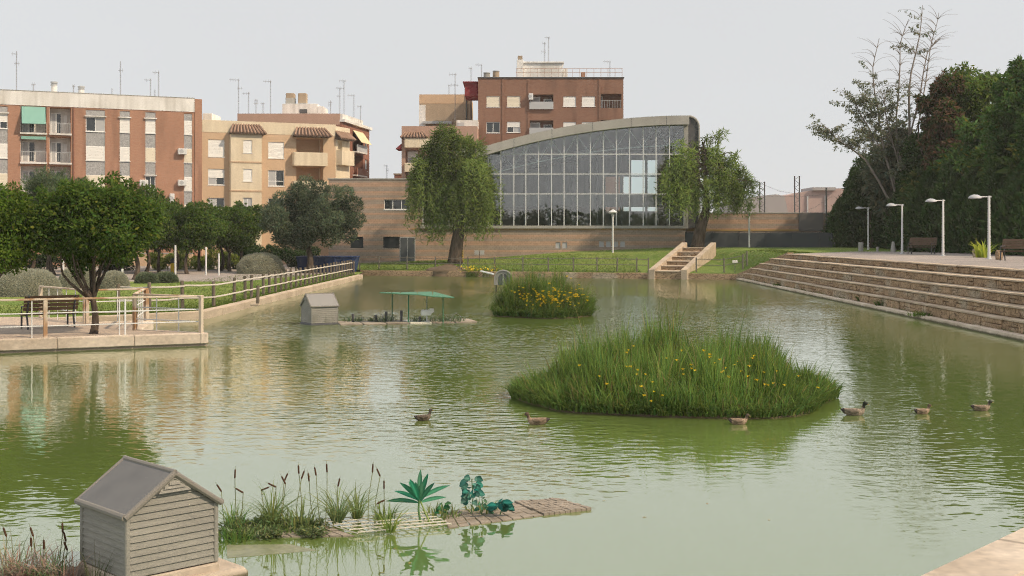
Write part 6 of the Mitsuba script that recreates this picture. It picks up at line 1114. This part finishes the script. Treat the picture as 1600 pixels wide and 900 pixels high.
def cattail(px, yhead, pxb, yb, label, group, lean=0, hl=.095, z=.03):
    p = on(pxb, yb, z); t = at(px, yhead, p[1] + R.uniform(-.1, .1)); k = thing('cattail', label, 'cattail', group); d = unit(t - p + np.array([0, 0, .25])); m = (p + t) / 2 + [R.uniform(-.02, .02), 0, .0]
    h0 = t - unit(t - m) * hl * 0; dd = unit(np.array([lean, R.uniform(-.2, .2), 1.0])); part(k, 'stem', B().tube([p, m, t], [.005, .0045, .004], 5), 'm_stem')
    part(k, 'head', B().tube([t - dd * .004, t + dd * .008, t + dd * (hl - .01), t + dd * hl], [.004, .0098, .0092, .003], 8), 'm_cattail', 40)
    part(k, 'tip', B().tube([t + dd * hl, t + dd * (hl + .035)], [.003, .0015], 4), 'm_stem')
bs('m_stem', (.17, .19, .08), .8)
labs = ['tall upright cattail nearest to the right corner of the foreground duck house', 'bent cattail head leaning left beside the duck house roof edge', 'drooping cattail head low beside the tall one next to the duck house', 'cattail head lying level right of the drooping one on the raft', 'crossed cattail leaning right, front one of the crossing pair', 'crossed cattail leaning left, rear one of the crossing pair', 'short upright topped cattail head right of the crossing pair, taller one', 'right leaning cattail head just beside the taller one right of the crossing pair', 'cattail head tilted left, fourth from the fan plant side of the raft middle', 'low cattail head below the left tilted one in the raft middle', 'tallest cattail in the middle of the foreground raft', 'right leaning cattail head between the tallest one and the feathery clump', 'upright tall cattail just left of the fan plant', 'left tilted cattail head right beside the tall one near the fan plant', 'lower cattail head closest to the fan plant', 'faint level cattail head left of the crossing pair', 'nearly level short cattail head low over the reeds left of the fan plant']
for lab, (px, y, pb, yb, ln) in zip(labs, ((367, 747, 370, 826, 0), (346, 768, 352, 826, -.6), (380, 770, 372, 826, -1.6), (408, 766, 412, 824, 2.5), (444, 752, 438, 822, .45), (446, 756, 436, 822, -.5), (467, 740, 470, 822, -.05), (471, 748, 462, 822, .35), (494, 743, 500, 820, -.2), (483, 752, 492, 820, -.1), (511, 738, 508, 824, -.05), (528, 760, 520, 824, .25), (582, 738, 575, 818, .05), (594, 744, 585, 818, -.45), (600, 764, 600, 816, 0), (431, 761, 428, 822, -2.0), (589, 787, 585, 822, 2.2))): cattail(px, y, pb, yb, lab, 'cattails on the foreground raft', ln)
labs = ['cattail head at the far left picture edge above the grasses', 'left leaning cattail head, taller of two in the left middle of the corner grasses', 'lower cattail head just below the left leaning one in the corner grasses', 'single lower cattail head between the two pairs in the corner grasses', 'tallest cattail head of the corner grasses, nearest to the duck house', 'middle cattail head of the three nearest to the duck house', 'lowest cattail head of the three nearest to the duck house']
for lab2, (px, y, pb, yb, ln) in zip(labs, ((10, 838, 12, 905, -.3), (52, 838, 56, 905, -.35), (49, 854, 52, 905, 0), (69, 858, 66, 905, 0), (98, 832, 94, 905, -.05), (103, 846, 97, 905, -.25), (105, 860, 99, 905, -.3))): cattail(px, y, pb, yb, lab2, 'cattails left of the foreground duck house', ln, .09)
cattail(160, 853, 152, 912, 'single cattail in front of the shaded side of the foreground duck house', None, .2, .09)
for i, (px, py, n, h, w_, col, lab) in enumerate(((425, 824, 110, .62, .05, (.15, .19, .07), 'fountain shaped reed clump on the left half of the foreground raft'), (527, 818, 90, .60, .05, (.16, .20, .09), 'tall feathery reed clump left of the green fan plant'), (557, 812, 60, .58, .05, (.15, .19, .07), 'second feathery reed clump nearest to the green fan plant'), (610, 832, 34, .42, .05, (.14, .20, .05), 'few upright leaves at the front edge of the foreground raft'), (368, 826, 60, .40, .10, (.13, .19, .06), 'reed tuft beside the right corner of the foreground duck house'),
        (470, 822, 60, .45, .2, (.14, .18, .07), 'loose reeds in the middle of the foreground raft'), (600, 814, 60, .28, .12, (.13, .18, .06), 'low reeds at the foot of the green fan plant'), (690, 806, 90, .16, .22, (.16, .19, .07), 'low grass on the woven mat behind the fan plant'), (750, 798, 70, .14, .2, (.16, .19, .07), 'low grass around the small blue green plant'), (395, 832, 90, .16, .28, (.16, .22, .09), 'floating weeds at the left end of the foreground raft'), (450, 826, 90, .13, .3, (.11, .16, .05), 'low floating weeds in the middle of the foreground raft'), (365, 842, 110, .14, .22, (.07, .12, .03), 'dark water weeds right beside the foreground duck house'))):
    tuft('reed_clump', lab, 'plant', on(px, py, .02), n, h, w_, np.array(col) * 1.7, 400 + i, .014 if h > .3 else .016, (.15, 1.6), 'plants on the foreground raft')
# green fan plant and blue-green leafy plants (broad plastic-like leaves)
def broadleaf(b, p, d, L, w, bend, col, rng, up=(0, 0, 1)):
    n = 6; t = np.linspace(0, 1, n); d = unit(np.asarray(d, float)); s = unit(np.cross(d, np.array(up) + rng.normal(size=3) * .15)); U = np.cross(s, d); prof = np.sin(np.clip(t * .94 + .04, 0, 1) * math.pi) ** .8 * w / 2; V = []
    for i in range(n):
        c = p + d * L * t[i] - np.array([0, 0, 1]) * bend * L * t[i] ** 2; V += [c - s * prof[i] + U * prof[i] * .3, c, c + s * prof[i] + U * prof[i] * .3]
    q_ = [[3 * i + j, 3 * i + j + 1, 3 * i + j + 4, 3 * i + j + 3] for i in range(n - 1) for j in range(2)]; cc = np.array(col) * rng.uniform(.6, 1.3) * np.array([1 + rng.normal(0, .25), 1, 1]); rib = np.tile([.75, 1.55, .95], n)[:, None] * np.repeat(np.linspace(1.25, .85, n), 3)[:, None]; b.add(V, q_, np.clip(cc * rib, 0, .8))
rng = np.random.default_rng(66); k = thing('fan_leaved_plant', 'green fan of broad glossy leaves standing on the foreground raft', 'plant', None); p = on(657, 816, .03); b = B(); top = at(655, 779, p[1]); b.tube([p, (p + top) / 2 + [-.015, 0, 0], top], [.016, .012, .012], 6, col=(.10, .20, .07)); b.tube([p + [.11, -.05, 0], p + [.04, 0, .14], top], [.010, .009, .008], 6, col=(.22, .30, .08)); part(k, 'stem', b, 'm_paint')
for (dx, dz, L, w) in ((-1.0, .22, .36, .07), (-.95, .5, .32, .065), (-.6, .9, .36, .08), (-.28, 1.1, .37, .085), (.03, 1.2, .39, .085), (.28, 1.15, .37, .08), (.5, .9, .34, .075), (.95, .62, .38, .07), (.9, .35, .30, .065), (-.1, 1.0, .30, .09), (.15, 1.0, .28, .09), (-.4, 1.0, .29, .08)): b = B(); broadleaf(b, top - [0, 0, .05 * rng.random()], (dx, rng.uniform(-.6, .5), dz), L * 1.08, w * .72, .20, (.055, .215, .125), rng, (0, -1, .4)); part(k, 'leaf', b, 'm_leafy')
scene['m_leafy'] = {'type': 'principledthin', 'base_color': {'type': 'mesh_attribute', 'name': 'vertex_color'}, 'roughness': 0.35, 'diff_trans': 0.5, 'spec_trans': 0.0, 'eta': 1.45}
def leafy(label, px, yb, yt, n, L, w, seed, col, spread, first=.35):
    rng = np.random.default_rng(seed); k = thing('leafy_plant', label, 'plant', None); p = on(px, yb, .03); t = at(px + 1, yt, p[1]); b = B(); b.tube([p, (p + t) / 2 + [.02, 0, 0], t], .007, 5, col=(.10, .17, .08)); part(k, 'stem', b, 'm_paint')
    for i in range(n):
        f = first + (1 - first) * rng.random(); c = p + (t - p) * f; a_ = rng.uniform(0, 6.28); o = np.array([math.cos(a_), math.sin(a_), rng.uniform(-.2, .6)]); c = c + o * spread * rng.uniform(.2, 1); b = B(); broadleaf(b, c, o + rng.normal(size=3) * .3, L * rng.uniform(.7, 1.2), w * rng.uniform(.8, 1.2), .3, col, rng, (rng.normal() * .5, -1, .6)); part(k, 'leaf', b, 'm_leafy')
leafy('blue green leafy plant right of the fan plant on the raft', 736, 803, 748, 44, .085, .07, 5, (.075, .20, .16), .07, .25); leafy('low dark blue green plant at the corner of the woven mat', 781, 805, 786, 18, .12, .075, 6, (.035, .13, .11), .06, .1); leafy('small dark leaved sprout between the two larger green plants', 690, 806, 788, 12, .07, .05, 7, (.04, .13, .06), .07, .2); leafy('creeping leaves beside the stem of the blue green plant', 752, 804, 780, 14, .07, .05, 8, (.06, .15, .09), .08, .1)
# grass clump at the lower left corner, tuft in front of the duck house
for i, (px, n, h, col, lab) in enumerate(((-5, 130, .52, (.26, .27, .18), 'grey green ornamental grass at the lower left picture corner'), (30, 150, .48, (.30, .21, .18), 'pinkish ornamental grass, second from the lower left corner'), (62, 120, .40, (.17, .23, .11), 'green ornamental grass between two pinkish ones in the lower left'), (90, 130, .40, (.31, .24, .20), 'pinkish ornamental grass nearest to the foreground duck house'))):
    tuft('ornamental_grass', lab, 'grass clump', on(px, 912, .05) + [0, .1, 0], int(n * .7), h, .16, np.array(col) * 1.5, 500 + i, .014, (.2, 1.3), 'ornamental grasses in the lower left corner')
tuft('ornamental_grass', 'thin grass blades in front of the shaded side of the foreground duck house', 'grass clump', on(150, 915, .08), 34, .45, .10, (.12, .14, .07), 510, .006, (.05, .6))
k = thing('planting_mound', 'low dark earth mound under the grasses in the lower left corner', 'mound'); p = on(45, 915, .0); th = np.linspace(0, 2 * np.pi, 24, endpoint=False); b = B(); b.add(np.vstack([np.stack([p[0] + r * 1.1 * np.cos(th), p[1] + r * .6 * np.sin(th), 0 * th + z], -1) for r, z in ((1, -.2), (.98, .02), (.7, .06), (.01, .07))]), [[i * 24 + j, i * 24 + (j + 1) % 24, (i + 1) * 24 + (j + 1) % 24, (i + 1) * 24 + j] for i in range(3) for j in range(24)]); part(k, 'soil', b, 'm_earth', True)
# grass fringe on the lawns along the kerb and the far bank (one mass)
rng = np.random.default_rng(88); n = 26000; y = 45.2 + (93 - 45.2) * rng.random(n) ** 1.6; x0 = np.interp(y, [45.2, 47.5, 93], [-14.6, -12.3, -11.85]); C = np.stack([x0 - 9 * rng.random(n) ** 2.0, y, np.full(n, .29)], -1)
v, f, c = blades(rng, C, rng.uniform(.04, .13, n), np.full(n, .022), rng.uniform(.2, .9, n), (.11, .155, .028), 2, .3); b = B(); b.add(v, f, c)
solo('lawn_grass', b, 'm_leaf', 'short grass blades along the left lawn edge', 'grass', stuff=True)
n = 26000; x = rng.uniform(-13, 22, n); y = yfront(x) + .3 + 14 * rng.random(n) ** 1.6; ok = ~((x > 10) & (x < 17.5)); x, y = x[ok], y[ok]; n = len(x); C = np.stack([x, y, lawn_z(x, y) - .02], -1)
v, f, c = blades(rng, C, rng.uniform(.05, .16, n), np.full(n, .035), rng.uniform(.2, .9, n), (.10, .145, .026), 2, .3); b = B(); b.add(v, f, c); solo('lawn_grass', b, 'm_leaf', 'short grass blades on the sloping far lawn', 'grass', stuff=True)

# things outside the frame that the glass and the water reflect: a wood behind the viewer; a few floating leaves
rng = np.random.default_rng(97); bl = [(np.array([rng.uniform(-75, 75), rng.uniform(-78, -66), rng.uniform(1.5, 8.5)]), rng.uniform(1.6, 2.8)) for _ in range(150)]; v, f, c = crown(rng, bl, 26000, 1.0, .6, (.04, .065, .02)); b = B(); b.add(v, f, c); solo('wood', b, 'm_leaf', 'row of trees on the near side of the park behind the viewer', 'wood', stuff=True)
n = 260; y = rng.uniform(9, 60, n); x = np.where(rng.random(n) < .5, px0(y) - rng.random(n) ** 2 * 3 - .05, rng.uniform(-9, 9, n) * y / 40); y = y; C = np.stack([x, y, np.full(n, .004)], -1); a = rng.uniform(0, 6.28, n); v, f = leafquads(C, np.stack([np.cos(a), np.sin(a), a * 0], -1), np.tile([0, 0, 1.0], (n, 1)), rng.uniform(.03, .07, n), .03, .0)
b = B(); b.add(v, f, np.repeat(tint(rng, (.25, .22, .08), n, .4, .2), 4, 0)); solo('floating_leaves', b, 'm_paint', 'small fallen leaves floating on the pond', 'leaves', stuff=True)
# thin summer haze
scene['haze_air'] = {'type': 'homogeneous', 'albedo': 0.95, 'sigma_t': HAZE}
labels['haze'] = {'label': 'thin bright haze over the park', 'category': 'haze', 'kind': 'stuff'}
scene['haze'] = {'type': 'cube', 'to_world': T().translate([0, 390, 14]).scale([1600, 2400, 16]), 'bsdf': {'type': 'null'}, 'interior': {'type': 'ref', 'id': 'haze_air'}}
scene['camera']['medium'] = {'type': 'ref', 'id': 'haze_air'}

rng = np.random.default_rng(101); bl = []
for _ in range(60):
    px, py = rng.uniform(348, 505), rng.uniform(815, 842); p = on(px, py, .0); bl.append((p + [0, 0, .02], rng.uniform(.05, .12)))
v, f, c = crown(rng, bl, 3600, .06, .025, (.10, .13, .055), var=.5, up=.9, shell=.9, tips=((.30, .33, .2), .2)); v[:, 2] = .004 + np.abs(v[:, 2]) * .8; b = B(); b.add(v, f, c); solo('water_weed', b, 'm_leaf', 'tangle of floating water weed at the left end of the foreground raft', 'water weed', stuff=True)

rng = np.random.default_rng(111); n = 2600; y = 34 + 54 * rng.random(n); keep = meshkit.noise(np.stack([y * .9, y * 0, y * 0], -1), 5) > .42; y = y[keep]; n = len(y); x = np.array([px0(v_) + .34 for v_ in y]) + rng.random(n) ** .6 * .25; C = np.stack([x, y, np.full(n, .10)], -1)
v, f, c = blades(rng, C, rng.uniform(.06, .24, n), np.full(n, .03), rng.uniform(.2, 1.1, n), (.10, .16, .035), 3, .35); b = B(); b.add(v, f, c); solo('weed_strip', b, 'm_leaf', 'thin line of weeds growing in the soil along the foot of the steps', 'weeds', stuff=True)
